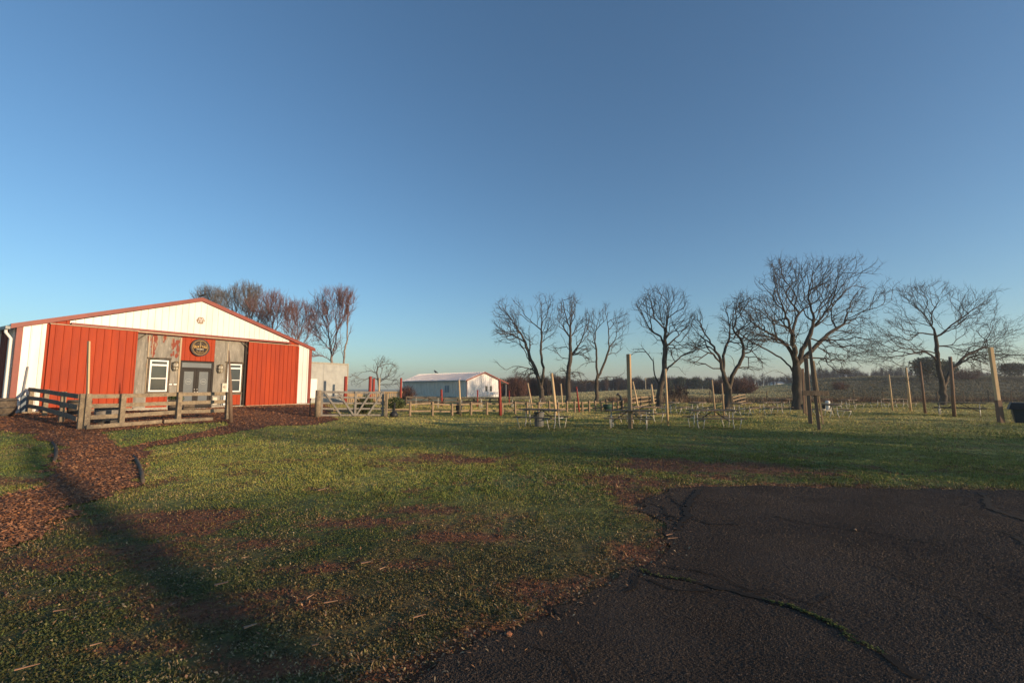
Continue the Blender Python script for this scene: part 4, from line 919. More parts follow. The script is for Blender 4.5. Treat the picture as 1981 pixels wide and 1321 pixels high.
b = MB(); b.hexa([WPT(-.13, 5.4, .8), WPT(-.13, 6.8, .8), WPT(-.11, 6.8, .8), WPT(-.11, 5.4, .8), WPT(-.13, 5.4, 2.0), WPT(-.13, 6.8, 2.0), WPT(-.11, 6.8, 2.0), WPT(-.11, 5.4, 2.0)]); b.build('shutter', M['bluepan'], wb)
for q in (0.55, 1.0, 1.45, 1.9): pass
q = WPT(Wd_ / 2, 16, Hp + .06); bird(q, 'dark bird shaped finial standing on the white building ridge', 3.2, 2.6)
# white chairs / air units along the gable
for i, q in enumerate((3.9, 4.6, 5.3, 5.9)):
    p_ = WPT(q, -.9, 0); e = empty('chair', p_, 'small pale chair against the gable of the white building', 'chair', 'pale chairs along the white gable'); b = MB(); b.box(-.22, .22, -.22, .22, .40, .45, Matrix.Translation(p_)); b.build('seat', M['vinyl'], e); b = MB(); b.box(-.22, .22, .18, .22, .45, .9, Matrix.Translation(p_)); b.build('backrest', M['vinyl'], e)
    for sx in (-.2, .2):
        for sy in (-.2, .2): b = MB(); b.box(sx - .02, sx + .02, sy - .02, sy + .02, 0, .4, Matrix.Translation(p_)); b.build('leg', M['vinyl'], e)
# ------------------------------------------------ deck with picket railing
Yd = 33.5; xl = at(664, 790, Yd).x; xr = at(777, 790, Yd).x; z_ = hz(xl, Yd)
dk = empty('deck', (xl, Yd, z_), 'low wooden deck with a slatted railing behind the farm gate', 'deck')
b = MB(); b.box(xl, xr, Yd, Yd + 4, .30, .42); b.build('platform', M['tanwood'], dk)
b = MB(); q = xl
while q < xr: b.box(q, q + .075, Yd - .03, Yd - .005, .44, 1.30); q += .135
q = Yd
while q < Yd + 4: b.box(xl, xl + .025, q, q + .055, .44, 1.30); q += .145
b.build('pickets', M['palewood'], dk)
b = MB(); b.box(xl - .03, xr + .03, Yd - .06, Yd + .05, 1.305, 1.36); b.box(xl, xr, Yd - .0, Yd + .03, .50, .58); b.box(xl, xr, Yd - .0, Yd + .03, 1.2, 1.29); b.build('top_rail', M['palewood'], dk)
for px, pt, dy, lb in ((669, 728, -.15, 'thick red post at the left corner of the deck'), (716.5, 728, -.15, 'thick red post at the middle of the deck railing'), (723, 732, 2.6, 'red post at the rear of the deck, half hidden by the middle one'), (734, 731, 1.2, 'faded pink tan post between the deck railing and the small grey tree'), (776, 731, -.1, 'thin red post at the right corner of the deck')):
    v = at(px, pt, Yd + dy); x, y = v.x, v.y; e = empty('post', (x, y, hz(x, y)), lb, 'post', 'deck posts'); b = MB(); b.tube([(x, y, hz(x, y) - .05), (x, y, v.z)], .11 if px < 730 else .075, 10); b.build('pole', M['barewood'] if px == 734 else M['redwood'], e, True)
for px, py, r_, h_, lb in ((765, 793, .62, .75, 'rounded green shrub beside the deck and the umbrella stand'), (706, 800, .55, .9, 'green shrub seen through the farm gate')):
    x, y, z = gp(px, py); e = empty('shrub', (x, y, z), lb, 'shrub'); shrubmesh(e, x, y, z, r_, h_, 1600, M['leafgreen'], 'foliage', size=.035); b = MB()
    for q in range(7): a = q * .9; b.tube([(x, y, z), (x + .3 * math.cos(a), y + .3 * math.sin(a), z + h_ * .6)], [.015, .006], 4)
    b.build('stems', M['bark'], e)
# raised beds / kerbs behind the gate
for (pa, pb, hh, lb) in (((640, 797), (690, 797), .14, 'weathered plank edging lying behind the farm gate'), ((742, 796), (790, 796), .16, 'plank edging right of the green shrub'),):
    A_ = Vector(gp(*pa)); B_ = Vector(gp(*pb)); b = MB(); b.bar(A_ + Vector((0, 0, hh / 2)), B_ + Vector((0, 0, hh / 2)), .12, hh); o = b.build('plank_edging', M['tanwood']); tag(o, lb, 'plank')
# ================================================================== PICNIC TABLES
def make_table(label):
    r = empty('picnic_table', (0, 0, 0), label, 'picnic table', 'picnic tables on the lawn')
    b = MB()
    for q in (-.29, -.145, 0, .145, .29): b.box(-.93, .93, q - .068, q + .068, .71, .75)
    b.build('tabletop', M['table'], r, local=True, bev=.004)
    for sy in (-1, 1):
        b = MB(); b.box(-.93, .93, sy * .66 - .14, sy * .66 - .005, .42, .455); b.box(-.93, .93, sy * .66 + .005, sy * .66 + .14, .42, .455); b.build('bench_seat', M['table'], r, local=True, bev=.004)
    for sx in (-.70, .70):
        b = MB()
        for sy in (-1, 1):
            b.tube([(sx, sy * .13, .70), (sx, sy * .16, .2), (sx, sy * .24, .0)], .019, 6)
            b.tube([(sx, sy * .78, .42), (sx, sy * .74, .25), (sx, sy * .62, .0)], .017, 6)
            b.box(sx - .02, sx + .02, min(sy * .14, sy * .8), max(sy * .14, sy * .8), .385, .415)
        b.box(sx - .025, sx + .025, -.34, .34, .675, .708)
        b.build('leg_frame', M['galv'], r, True, local=True)
        b = MB(); b.tube([(sx * .06, 0, .69), (sx, 0, .24)], .018, 6); b.build('brace', M['blackm'], r, local=True)
    return r
tabs = [(1049, 827, -.62, 1.0, 'picnic table in front of the grey bin and thick round pole'), (1217, 828.5, -.30, 1.0, 'picnic table right behind the tall thick square post'),
        (1240, 817, .5, .98, 'picnic table half hidden behind the one at the tall square post'), (1381, 828.5, .02, 1.03, 'picnic table standing alone with both braces seen from the side'),
        (1857, 804, -.80, 1.22, 'large long picnic table at the right under the spreading tree'),
        (1298, 801.5, 1.0, 1, 'small far picnic table right of the slim pale pole'), (1350, 801, .95, 1, 'far picnic table behind the left end of the lone one'),
        (1436, 803, .7, 1, 'far picnic table right of the lone one, in sunlit grass'), (1492, 801, .3, 1, 'far picnic table left of the largest tree trunk'),
        (1516, 790.5, .2, 1, 'farthest picnic table left of the largest tree trunk, in its shade'), (1609, 807, 1.15, 1, 'picnic table end on, right of the crossboard post'),
        (1641, 792, .6, 1, 'far picnic table behind the one right of the crossboard post'), (1716, 789, .2, 1, 'small far picnic table touching the lone pale pole, left one of two'),
        (1741, 789, .3, 1, 'small far picnic table right of the lone pale pole, right one of two'), (826, 790, .2, 1, 'distant picnic table behind the low fence below the white building'),
        (912, 790, -.1, 1, 'distant picnic table behind the low fence right of the smooth pale pole'), (1008, 788, .1, 1, 'distant picnic table behind the low fence left of the leaning pole'), (1062, 788, .1, 1, 'distant picnic table behind the low fence at the leftmost large tree')]
proto = make_table('')
for i, (px, py, rz_, sc, lb) in enumerate(tabs):
    o = proto if i == 0 else copy_tree(proto); x, y, z = gp(px, py); o.location = (x, y, z); o.rotation_euler.z = rz_; o['label'] = lb; o.scale = (sc, sc if sc < 1.1 else 1.05, 1 if sc < 1.1 else 1.04)
# ------------------------------------------------ bins, barrels and small things
def bin_(px, py, r, h, m, label, lid=None, taper=.88, rib=True, name='trash_bin', cat='bin'):
    x, y, z = gp(px, py); e = empty(name, (x, y, z), label, cat); b = MB(); n = 28; k = len(b.v)
    prof = [(r * taper, 0), (r * (taper + .03), h * .5), (r, h)]
    for rr, zz_ in prof:
        for j in range(n): t = 2 * math.pi * j / n; q = rr * (1.03 if rib and j % 2 else 1); b.v.append((x + q * math.cos(t), y + q * math.sin(t), z + zz_))
    for i in range(2):
        for j in range(n): j2 = (j + 1) % n; b.f.append((k + i * n + j, k + i * n + j2, k + (i + 1) * n + j2, k + (i + 1) * n + j))
    b.f.append(tuple(range(k + 2 * n, k + 3 * n))); b.build('body', m, e)
    b = MB(); b.lathe([(r * 1.0, h - .04), (r * 1.08, h - .03), (r * 1.08, h + .01), (r * .95, h + .02)], (x, y, z), n); b.build('rim', lid or m, e, True)
    return e
bin_(1043, 824.5, .21, .58, M['bingrey'], 'ribbed grey round bin behind the first picnic table')
bin_(888, 801, .20, .62, M['black'], 'black bin behind the low fence beside the smooth pale pole')
bin_(1595, 792.5, .16, .42, M['blackm'], 'dark barrel beside the white capped drum', name='drum', cat='drum')
e = bin_(1602, 793, .15, .56, M['vinyl'], 'white capped drum standing right of the dark barrel', name='drum', cat='drum', rib=False)
b = MB(); v = e.location; b.lathe([(.16, .56), (.14, .64), (.05, .68)], tuple(v), 14); b.build('cap', M['vinyl'], e, True)
# big bin at the right edge
x, y, z = gp(1984, 819); e = empty('trash_bin', (x, y, z), 'dark teal square trash bin with a black lid at the right edge', 'bin'); Rz = Matrix.Translation((x, y, z)) @ Matrix.Rotation(-.75, 4, 'Z')
def frus(b, w0, w1, z0, z1): b.hexa([Rz @ Vector((a * w0, c * w0, z0)) for a, c in ((-1, -1), (1, -1), (1, 1), (-1, 1))] + [Rz @ Vector((a * w1, c * w1, z1)) for a, c in ((-1, -1), (1, -1), (1, 1), (-1, 1))])
b = MB(); frus(b, .33, .42, 0, .72); b.build('body', M['bin'], e, bev=.02)
b = MB(); frus(b, .54, .50, .66, .76); frus(b, .50, .42, .76, .98); b.build('lid', M['black'], e, bev=.015)
# hand pump, green pot, meter box
x, y, z = gp(1202, 792); e = empty('hand_pump', (x, y, z), 'small black hooked hand pump behind the end of the low fence', 'pump'); b = MB(); b.tube([(x, y, z), (x + .02, y, z + .65), (x - .05, y, z + .95), (x - .22, y, z + 1.12), (x - .34, y, z + 1.05)], [.08, .11, .08, .06, .05], 8); b.build('body', M['blackm'], e, True); b = MB(); b.tube([(x - .15, y, z + 1.06), (x - .25, y, z + 1.2)], .07, 8); b.build('head', M['blackm'], e, True)
x, y, z = gp(1176, 796); e = empty('plant_pot', (x, y, z), 'dark green pot by the far end of the low rail fence', 'pot'); b = MB(); b.lathe([(.22, 0), (.30, .35), (.32, .5), (.27, .5)], (x, y, z), 14); b.build('pot', M['greenp'], e, True)
x, y, z = gp(1548, 791); e = empty('utility_box', (x, y, z), 'small white box at the foot of the largest tree', 'box'); b = MB(); b.box(x - .14, x + .14, y - .12, y + .12, z, z + .32); b.build('cabinet', M['vinyl'], e, bev=.02); b = MB(); b.box(x - .16, x + .16, y - .14, y + .14, z + .322, z + .36); b.build('cover', M['grey'], e)
# stone and chips on asphalt and grass
def rock(x, y, z, r, m, label, cat, name, fl=.7):
    b = MB(); bm = bmesh.new(); bmesh.ops.create_icosphere(bm, subdivisions=2, radius=r)
    for v in bm.verts: v.co *= random.uniform(.75, 1.15)
    for v in bm.verts: v.co.z *= fl
    b.v = [(v.co.x + x, v.co.y + y, v.co.z + z + r * fl * .8) for v in bm.verts]; b.f = [tuple(v.index for v in f.verts) for f in bm.faces]; bm.free(); o = b.build(name, m); tag(o, label, cat); return o
x, y, z = gp(985, 1233); rock(x, y, z + .012, .022, M['rust'], 'small rust coloured stone on the asphalt near the grass edge', 'stone', 'stone')
x, y, z = gp(1655, 1028); rock(x, y, z + .012, .016, M['stick'], 'tiny pale stone in the middle of the asphalt', 'stone', 'stone')
def sliver(px, py, l, a, label, m='stick', w_=.016):
    x, y, z = gp(px, py); b = MB(); d = Vector((math.cos(a), math.sin(a), 0)) * l / 2; c = Vector((x, y, z + .035)); b.bar(c - d, c + d + Vector((0, 0, .006)), w_, .007, taper=.4); o = b.build('bark_chip', M[m]); tag(o, label, 'bark chip', 'bark chips lying in the grass')
for i, (px, py, l, a, lb) in enumerate([(428, 1137, .10, .5, 'bark chip in the clover'), (484, 1221, .08, .6, 'bark chip in the clover'), (626, 950, .20, .9, 'dark bark chip on bright grass'), (52, 1302, .11, .5, 'bark chip in the lower left corner'), (610, 1258, .04, .2, 'x'),
    (708, 1095, .09, .3, 'x'), (740, 1106, .06, .7, 'x'), (640, 1173, .10, .25, 'x'), (812, 1201, .09, .4, 'x'), (115, 1190, .08, .2, 'x'), (475, 1085, .06, .2, 'x'), (600, 1162, .07, 1.1, 'x'), (185, 1257, .06, .4, 'x'), (630, 1196, .05, 1.9, 'x'), (1302, 1047, .12, .1, 'x'), (1295, 1040, .09, .35, 'x')]):
    wh = {0: 'pinkish bark chip lying in the clover left of centre', 1: 'brown bark chip in the dark grass below the pinkish one', 2: 'large dark bark piece on the bright grass in the middle distance', 3: 'long orange bark chip in the lower left corner of the grass',
          4: 'tiny bark chip close to the bottom edge of the grass', 5: 'flat reddish bark piece at the bare red earth strip in mid grass', 6: 'tan bark piece beside the flat reddish one', 7: 'long brown bark sliver right of the clover patch', 8: 'thin pale bark sliver nearest the asphalt edge', 9: 'short bark sliver far left in the dim grass',
          10: 'small pale bark sliver above the pinkish chip', 11: 'reddish bark sliver pointing away in the dark clover', 12: 'bark sliver in the dark band of shade at lower left', 13: 'short crosswise bark sliver in dark clover', 14: 'long pale straw curl at the asphalt corner', 15: 'shorter tan straw piece at the asphalt corner'}[i]
    sliver(px, py, l, a, wh, w_=.03 if i in (0, 1, 2, 5) else .012)
#MARK_TREES
# ================================================================== TREES
class TreeGen:
    def __init__(s, seed): s.r = np.random.default_rng(seed); s.pos = []; s.par = []
    def poly(s, pts, rad=None, step=.3, jit=.04):
        pts = [np.array(p, float) for p in pts]
        if s.pos:
            P = np.array(s.pos); k = int(np.argmin(((P - pts[0]) ** 2).sum(1))); pts[0] = P[k]
        else: s.pos.append(pts[0]); s.par.append(-1); k = 0
        # smooth through the given points (Catmull-Rom)
        Q = []; n = len(pts)
        for i in range(n - 1):
            p0 = pts[max(i - 1, 0)]; p1 = pts[i]; p2 = pts[i + 1]; p3 = pts[min(i + 2, n - 1)]; m = max(1, int(np.linalg.norm(p2 - p1) / step))
            for j in range(1, m + 1):
                t = j / m; Q.append(.5 * ((2 * p1) + (-p0 + p2) * t + (2 * p0 - 5 * p1 + 4 * p2 - p3) * t * t + (-p0 + 3 * p1 - 3 * p2 + p3) * t ** 3))
        for q in Q:
            q = q + s.r.normal(0, jit, 3) * np.array([1, 1, .6]); s.pos.append(q); s.par.append(k); k = len(s.pos) - 1
    def inside(s, p): return s.E is None or (((p - s.E[:, :3]) / s.E[:, 3:]) ** 2).sum(1).min() < 1.3
    def fan(s, E, ctr, maxn=9000, sp=(.38, .75), ang=(32, 66), up=.05, wob=.25, step=.25, l0=.62, lv=4, lmax=4.2, out=.10, cap=2, vox=.40):
        """side shoots off every limb, each bearing finer shoots, bounded by the crown volumes E"""
        s.E = None if E is None else np.asarray(E); occ = {}; vx = vox; V_ = lambda p: (int(p[0] / vx + 1e4), int(p[1] / vx + 1e4), int(p[2] / vx + 1e4))
        for q in s.pos: occ[V_(q)] = occ.get(V_(q), 0) + 1
        r = s.r; n0 = len(s.pos); kids = {}
        for i in range(1, n0): kids.setdefault(s.par[i], []).append(i)
        rem = np.zeros(n0)
        for i in range(n0 - 1, 0, -1): rem[s.par[i]] = max(rem[s.par[i]], rem[i] + np.linalg.norm(np.asarray(s.pos[i]) - np.asarray(s.pos[s.par[i]])))
        Q = []; acc = 0
        for i in range(1, n0):
            pd = np.asarray(s.pos[i]) - np.asarray(s.pos[s.par[i]]); L = np.linalg.norm(pd); acc += L
            if not s.inside(np.asarray(s.pos[i])): continue
            if i not in kids: Q += [(i, pd / (L + 1e-9), r.uniform(1.2, 2.2), 1), (i, pd / (L + 1e-9) + r.normal(0, .4, 3), r.uniform(1.0, 1.8), 1)]; continue
            if acc > sp[0] * r.uniform(.8, 1.5): acc = 0; Q.append((i, s.side(pd / (L + 1e-9), np.asarray(s.pos[i]), ctr, ang), min(lmax, l0 * rem[i] + r.uniform(.9, 2.0)), 1))
        while Q and len(s.pos) < maxn:
            k, d, L, v = Q.pop(0); d = d / (np.linalg.norm(d) + 1e-9); run = 0; nxt = r.uniform(*sp) * .8
            while run < L and len(s.pos) < maxn:
                p0 = np.asarray(s.pos[k]); o = p0 - ctr; o = o / (np.linalg.norm(o) + 1e-9)
                d = d + r.normal(0, wob, 3) + np.array([0, 0, up]) + o * out; d /= np.linalg.norm(d); st = step * (1 if v < 3 else .8); p1 = p0 + d * st
                if not s.inside(p1): break
                o_ = occ.get(V_(p1), 0)
                if o_ >= cap + 2: break
                occ[V_(p1)] = o_ + 1
                s.pos.append(p1); s.par.append(k); k = len(s.pos) - 1; run += st
                if run > nxt and v < lv and o_ < cap: nxt = run + r.uniform(*sp) * (1 if v < 3 else .8); Q.append((k, s.side(d, p1, ctr, ang), (L - run) * .6 + r.uniform(.35, .8), v + 1))
    def side(s, d, p, ctr, ang):
        best = None
        for _ in range(3):
            a = np.cross(d, s.r.normal(size=3)); a /= np.linalg.norm(a) + 1e-9; t = math.radians(s.r.uniform(*ang)); q = d * math.cos(t) + a * math.sin(t); o = p - ctr; sc = q.dot(o / (np.linalg.norm(o) + 1e-9)) + q[2] * .3 + s.r.random() * .8
            if best is None or sc > best[0]: best = (sc, q)
        return best[1]
    def finish(s, rbase, rtip):
        n = len(s.pos); par = s.par
        def base(p):
            a = np.full(n, 0.0); 
            ch = np.zeros(n, bool)
            for i in range(n - 1, 0, -1):
                if a[i] == 0: a[i] = rtip ** p
                a[par[i]] += a[i]
            return a
        a = base(1.0) / rtip; dist = np.zeros(n)
        for i in range(1, n): dist[i] = dist[par[i]] + np.linalg.norm(np.asarray(s.pos[i]) - np.asarray(s.pos[par[i]]))
        e = s.expo; q = rbase * (a / a[0]) ** e * (1 - .42 * dist / dist.max()); s.rad = np.maximum(q, rtip); return s
    expo = .47
    def meshes(s, rbase, frac=.42, twigs=.7, tl=(.25, .6), tr=.007, tup=.5, flare=1.5):
        n = len(s.pos); kids = [[] for _ in range(n)]
        for i in range(1, n): kids[s.par[i]].append(i)
        rad = s.rad.copy(); P = np.array(s.pos); z0 = P[0][2]
        for i in range(n):
            if rad[i] > .3 * rbase and P[i][2] - z0 < 1.0: rad[i] *= 1 + (flare - 1) * (1 - (P[i][2] - z0)) ** 3
        trunk = MB(); crown = MB(); st = [(0, None)]
        while st:
            i, pr = st.pop(); ch = []; rr = []
            if pr is not None: ch.append(P[pr]); rr.append(min(rad[pr], rad[i] * 1.25))
            k = i; cur = trunk if s.rad[i] > frac * rbase else crown
            while True:
                ch.append(P[k]); rr.append(rad[k]); ks = sorted(kids[k], key=lambda q: -s.rad[q])
                if not ks: rr[-1] *= .6; break
                for q in ks[1:]: st.append((q, k))
                if cur is trunk and s.rad[ks[0]] <= frac * rbase: st.append((ks[0], k)); break
                k = ks[0]
            if len(ch) > 1:
                m = rr[0]; cur.tube(ch, rr, 9 if m > .2 else 6 if m > .09 else 4 if m > .03 else 3, cap=False)
        # fine twigs as slim three sided shoots
        r = s.r; cand = np.nonzero(s.rad < .035)[0]; TV = []; TF = []
        cnt = 0
        for i in cand:
            if r.random() > twigs: continue
            d = P[i] - P[s.par[i]]; d /= np.linalg.norm(d) + 1e-9
            for _ in range(1 if r.random() < .6 else 2):
                dd = d * .8 + r.normal(0, .6, 3) + np.array([0, 0, tup * .6]); dd /= np.linalg.norm(dd); L = r.uniform(*tl); q = P[i] + dd * L * .5 + r.normal(0, .03, 3); e = q + (dd + r.normal(0, .35, 3) + np.array([0, 0, tup * .3])) * L * .5
                crown.tube([P[i], q, e], [tr, tr * .8, tr * .35], 3, cap=False)
        return trunk, crown
def ellip(T, n, el, seed, dy=.85):
    """crown volume points: el = list of (centre x, centre y, rx, ry) in rows/columns measured on the tree plane at distance T"""
    r = np.random.default_rng(seed); out = []; tot = sum(e[2] * e[3] for e in el)
    for (cx, cy, rx, ry) in el:
        c = at(cx, cy, T); R_ = (at(cx + rx, cy, T) - c).length; Hh = (at(cx, cy - ry, T) - c).length; m = int(n * rx * ry / tot)
        q = r.normal(size=(m, 3)); q /= np.linalg.norm(q, axis=1)[:, None]; q *= (r.random(m) ** .38)[:, None]
        out.append(q * np.array([R_, min(R_, Hh * 1.4) * dy, Hh]) + np.array(c))
    return np.concatenate(out)
def tree(name, label, base, crop, limbs, els, rbase, n, seed, mats=('bark', 'twig'), group='bare trees along the lawn', Y=None, zmin=1.4, kill=.40, up=.03, twigs=.75, tr=.008, rtip=.011, tup=.2, frac=.42, tl=(.25, .65), step=.28, jit=.2, cat='tree', dyr=.35, fan=None):
    ox, oy, s_ = crop; cv = lambda p: (ox + p[0] / s_, oy + p[1] / s_)
    if Y is None: X0, Y0, Z0_ = gp(*base)
    else: v = at(base[0], base[1], Y); X0, Y0, Z0_ = v.x, Y, hz(v.x, Y)
    tg = TreeGen(seed); r = tg.r; first = True
    for li, L in enumerate(limbs):
        pts = [cv(p) for p in L]; side = (r.random() - .5) * 2; out = []
        for i, p in enumerate(pts):
            q = np.array(at(p[0], p[1], Y0)); 
            if first and i == 0: q = np.array([X0, Y0, Z0_ - .1])
            out.append(q)
        if tg.pos:
            PP = np.array(tg.pos); d0 = ((PP[:, [0, 2]] - out[0][[0, 2]]) ** 2).sum(1); k = int(d0.argmin()); b_ = PP[k]; out[0] = b_.copy()
            acc = 0
            for i in range(1, len(out)):
                acc += np.linalg.norm((out[i] - out[i - 1])[[0, 2]]); out[i][1] = b_[1] + side * acc * dyr
                # keep where the limb shows when it comes nearer or goes further
                v = at(pts[i][0], pts[i][1], out[i][1]); out[i][0] = v.x; out[i][2] = v.z
        tg.poly(out, step=.3, jit=.035); first = False
    EL = []
    for e in els:
        cx_, cy_ = cv(e); c = at(cx_, cy_, Y0); rx_ = (at(cx_ + e[2] / s_, cy_, Y0) - c).length; rz_ = (at(cx_, cy_ - e[3] / s_, Y0) - c).length; EL.append([c.x, c.y, c.z, rx_, rx_, rz_])
    EL = np.array(EL); hw = (EL[:, 0] + EL[:, 3]).max() - (EL[:, 0] - EL[:, 3]).min(); EL[:, 4] = np.maximum(EL[:, 3], hw * .36); wt = EL[:, 3] * EL[:, 5]; ctr = (EL[:, :3] * wt[:, None]).sum(0) / wt.sum(); ctr = np.array([ctr[0] * .6 + X0 * .4, Y0, ctr[2] * .80])
    tg.fan(EL, ctr, maxn=int(n * 5), up=up, **(fan or {})); tg.finish(rbase, rtip)
    tk, cr_ = tg.meshes(rbase, frac, twigs, tl, tr, tup)
    e = empty(name, (X0, Y0, Z0_), label, cat, group)
    tk.build('trunk', M[mats[0]], e, True); cr_.build('crown', M[mats[1]], e, False)
    return e
C1 = (930, 540, 4.403); C2 = (1200, 540, 4.403); C3 = (1400, 480, 3.67); C4 = (1680, 540, 4.402)
tree('bare_tree', 'leftmost tall bare tree with two upright leaders and a long low left limb', (1049, 778), C1,
     [[(525, 1045), (515, 950), (500, 880), (480, 800), (430, 690), (390, 570), (360, 500), (280, 370), (200, 260)], [(520, 930), (535, 780), (515, 650), (515, 460), (520, 300), (510, 160)], [(430, 790), (300, 740), (210, 770), (130, 700)], [(375, 540), (330, 510), (200, 450), (100, 480)],
      [(505, 460), (440, 370), (370, 300)], [(530, 620), (580, 570), (640, 540)], [(520, 250), (570, 200), (630, 120)], [(440, 880), (430, 740), (380, 620), (340, 560)]],
     [(240, 320, 130, 150), (500, 260, 140, 140), (250, 480, 140, 90), (560, 420, 90, 130), (230, 690, 130, 70), (390, 800, 110, 60), (440, 450, 120, 180), (590, 600, 60, 70)], .29, 1900, 11, frac=.5)
tree('bare_tree', 'second bare tree from the left with a straight upright leader', (1099, 780), C1,
     [[(745, 1020), (745, 850), (760, 700), (765, 500), (762, 300), (790, 170)], [(775, 640), (850, 540), (890, 420), (900, 300)], [(755, 490), (690, 390), (635, 330)], [(770, 800), (850, 800), (920, 860)], [(770, 660), (860, 640), (930, 680)], [(765, 440), (720, 300), (700, 180)], [(735, 680), (690, 665), (640, 600)], [(745, 850), (700, 760), (640, 800)]],
     [(770, 280, 110, 140), (850, 420, 90, 150), (690, 400, 70, 120), (690, 600, 80, 90), (860, 640, 90, 80), (790, 780, 110, 60)], .27, 1600, 22, frac=.5)
tree('bare_tree', 'third bare tree, forked low with one limb leaning far right', (1155, 779), C1,
     [[(990, 1040), (990, 860), (985, 650), (970, 480), (960, 300)], [(992, 860), (1060, 700), (1110, 560), (1200, 490), (1290, 460)], [(1105, 560), (1085, 430), (1060, 250)], [(985, 880), (930, 870), (860, 880), (800, 920)], [(1000, 850), (1080, 830), (1160, 830), (1230, 790)], [(980, 700), (880, 720), (800, 780)], [(1150, 520), (1170, 380), (1190, 260)]],
     [(960, 420, 70, 140), (1080, 330, 90, 110), (1200, 370, 90, 110), (1130, 560, 110, 100), (900, 620, 80, 110), (1130, 760, 90, 80), (870, 830, 90, 60)], .20, 1600, 33, frac=.5)
tree('bare_tree', 'bare tree with a broad rounded crown beside the short climbing fence', (1276, 789), C2,
     [[(335, 1095), (335, 960), (365, 830), (380, 620), (385, 430), (420, 220), (400, 90)], [(330, 930), (295, 810), (280, 700), (200, 600)], [(395, 800), (440, 730), (520, 660), (620, 600), (700, 470)], [(378, 440), (300, 350), (180, 260)], [(385, 600), (450, 520), (540, 430), (600, 320)], [(370, 590), (340, 490), (260, 430), (190, 300)], [(430, 770), (500, 750), (550, 820)], [(400, 330), (480, 260), (530, 180)]],
     [(330, 190, 150, 120), (220, 290, 110, 130), (460, 230, 110, 120), (530, 400, 120, 120), (210, 620, 120, 100), (480, 620, 110, 80), (350, 420, 160, 150), (230, 750, 90, 50), (560, 560, 120, 90)], .25, 2300, 44)
tree('bare_tree', 'bare tree with wide arching limbs in front of the red brush', (1408, 791.5), C2,
     [[(925, 1105), (925, 1000), (925, 930)], [(925, 945), (880, 830), (845, 680), (760, 520), (700, 440), (680, 300)], [(925, 940), (975, 790), (1060, 640), (1160, 600), (1240, 520)], [(885, 820), (880, 620), (935, 470), (900, 250)], [(845, 780), (790, 760), (720, 720), (600, 705)], [(850, 700), (790, 640), (680, 600), (600, 560)], [(980, 780), (1080, 745), (1200, 760)], [(975, 740), (950, 660), (900, 640)], [(1060, 640), (1040, 540), (960, 420), (960, 280)]],
     [(880, 290, 130, 110), (740, 380, 110, 130), (1000, 330, 130, 120), (900, 480, 150, 110), (700, 580, 120, 90), (1100, 500, 120, 120), (650, 700, 110, 50), (1130, 700, 100, 80), (1000, 200, 70, 70)], .25, 2500, 55)
tree('bare_tree', 'largest bare tree with a thick trunk and a huge spreading crown', (1543, 792), C3,
     [[(530, 1145), (524, 1040), (518, 930), (522, 870)], [(505, 930), (470, 840), (400, 780), (250, 690), (150, 640), (80, 560)], [(510, 890), (480, 740), (410, 655), (260, 570), (120, 470), (60, 400)], [(520, 860), (500, 680), (455, 510), (405, 380), (340, 180)], [(535, 850), (560, 720), (620, 610), (635, 470), (600, 360), (640, 130)], [(545, 840), (640, 710), (760, 600), (900, 520), (980, 490), (1070, 550)], [(632, 580), (740, 430), (800, 280), (825, 110)], [(870, 535), (895, 390), (980, 280), (1060, 230)],
      [(505, 990), (430, 890), (350, 870), (280, 900)], [(585, 770), (700, 790), (780, 860), (860, 880)], [(650, 765), (800, 790), (980, 790)], [(470, 560), (410, 520), (330, 420), (260, 330)], [(480, 600), (520, 490), (580, 420)], [(540, 870), (545, 700), (540, 640)], [(800, 590), (900, 600), (1000, 620)], [(425, 430), (430, 300), (450, 150)]],
     [(340, 240, 130, 140), (470, 220, 90, 120), (640, 220, 110, 120), (830, 220, 130, 120), (980, 320, 120, 110), (150, 490, 130, 100), (300, 450, 120, 120), (180, 620, 130, 80), (560, 420, 150, 120), (760, 420, 130, 110), (950, 520, 140, 100), (850, 700, 180, 90), (650, 560, 100, 100), (200, 790, 150, 80), (400, 640, 110, 90), (860, 830, 130, 60), (70, 430, 70, 70)], .37, 4600, 66, kill=.40, frac=.4)
tree('bare_tree', 'low bare tree at the right with long nearly horizontal limbs', (1825, 784), C4,
     [[(640, 1065), (632, 960), (610, 830), (590, 700), (578, 540), (560, 430)], [(565, 450), (480, 310), (380, 225), (270, 110)], [(592, 520), (700, 400), (850, 290), (1030, 160)], [(640, 930), (700, 790), (850, 640), (1045, 550), (1180, 400), (1330, 300)], [(575, 690), (480, 620), (300, 650), (100, 665), (0, 640)], [(610, 850), (450, 750), (300, 745), (200, 700)], [(735, 730), (900, 655), (1100, 640), (1330, 650)], [(625, 990), (520, 900), (470, 790)], [(560, 420), (540, 300), (600, 190), (700, 110)], [(555, 470), (430, 460), (330, 520), (180, 370)], [(1040, 560), (1060, 400), (1090, 160)],
      [(590, 560), (700, 560), (800, 480)], [(860, 650), (1000, 720), (1150, 760)], [(560, 640), (430, 600), (250, 580), (150, 500)]],
     [(330, 180, 120, 110), (520, 150, 120, 110), (650, 200, 120, 110), (850, 250, 130, 110), (1030, 220, 110, 110), (1200, 400, 150, 110), (200, 460, 130, 110), (120, 620, 150, 70), (330, 560, 140, 90), (720, 420, 130, 120), (950, 450, 140, 100), (850, 600, 140, 80), (1150, 600, 170, 80), (300, 720, 160, 50), (1050, 730, 160, 60), (480, 350, 130, 100), (700, 640, 100, 80), (20, 660, 70, 60)], .28, 3900, 77, kill=.42, zmin=1.6)
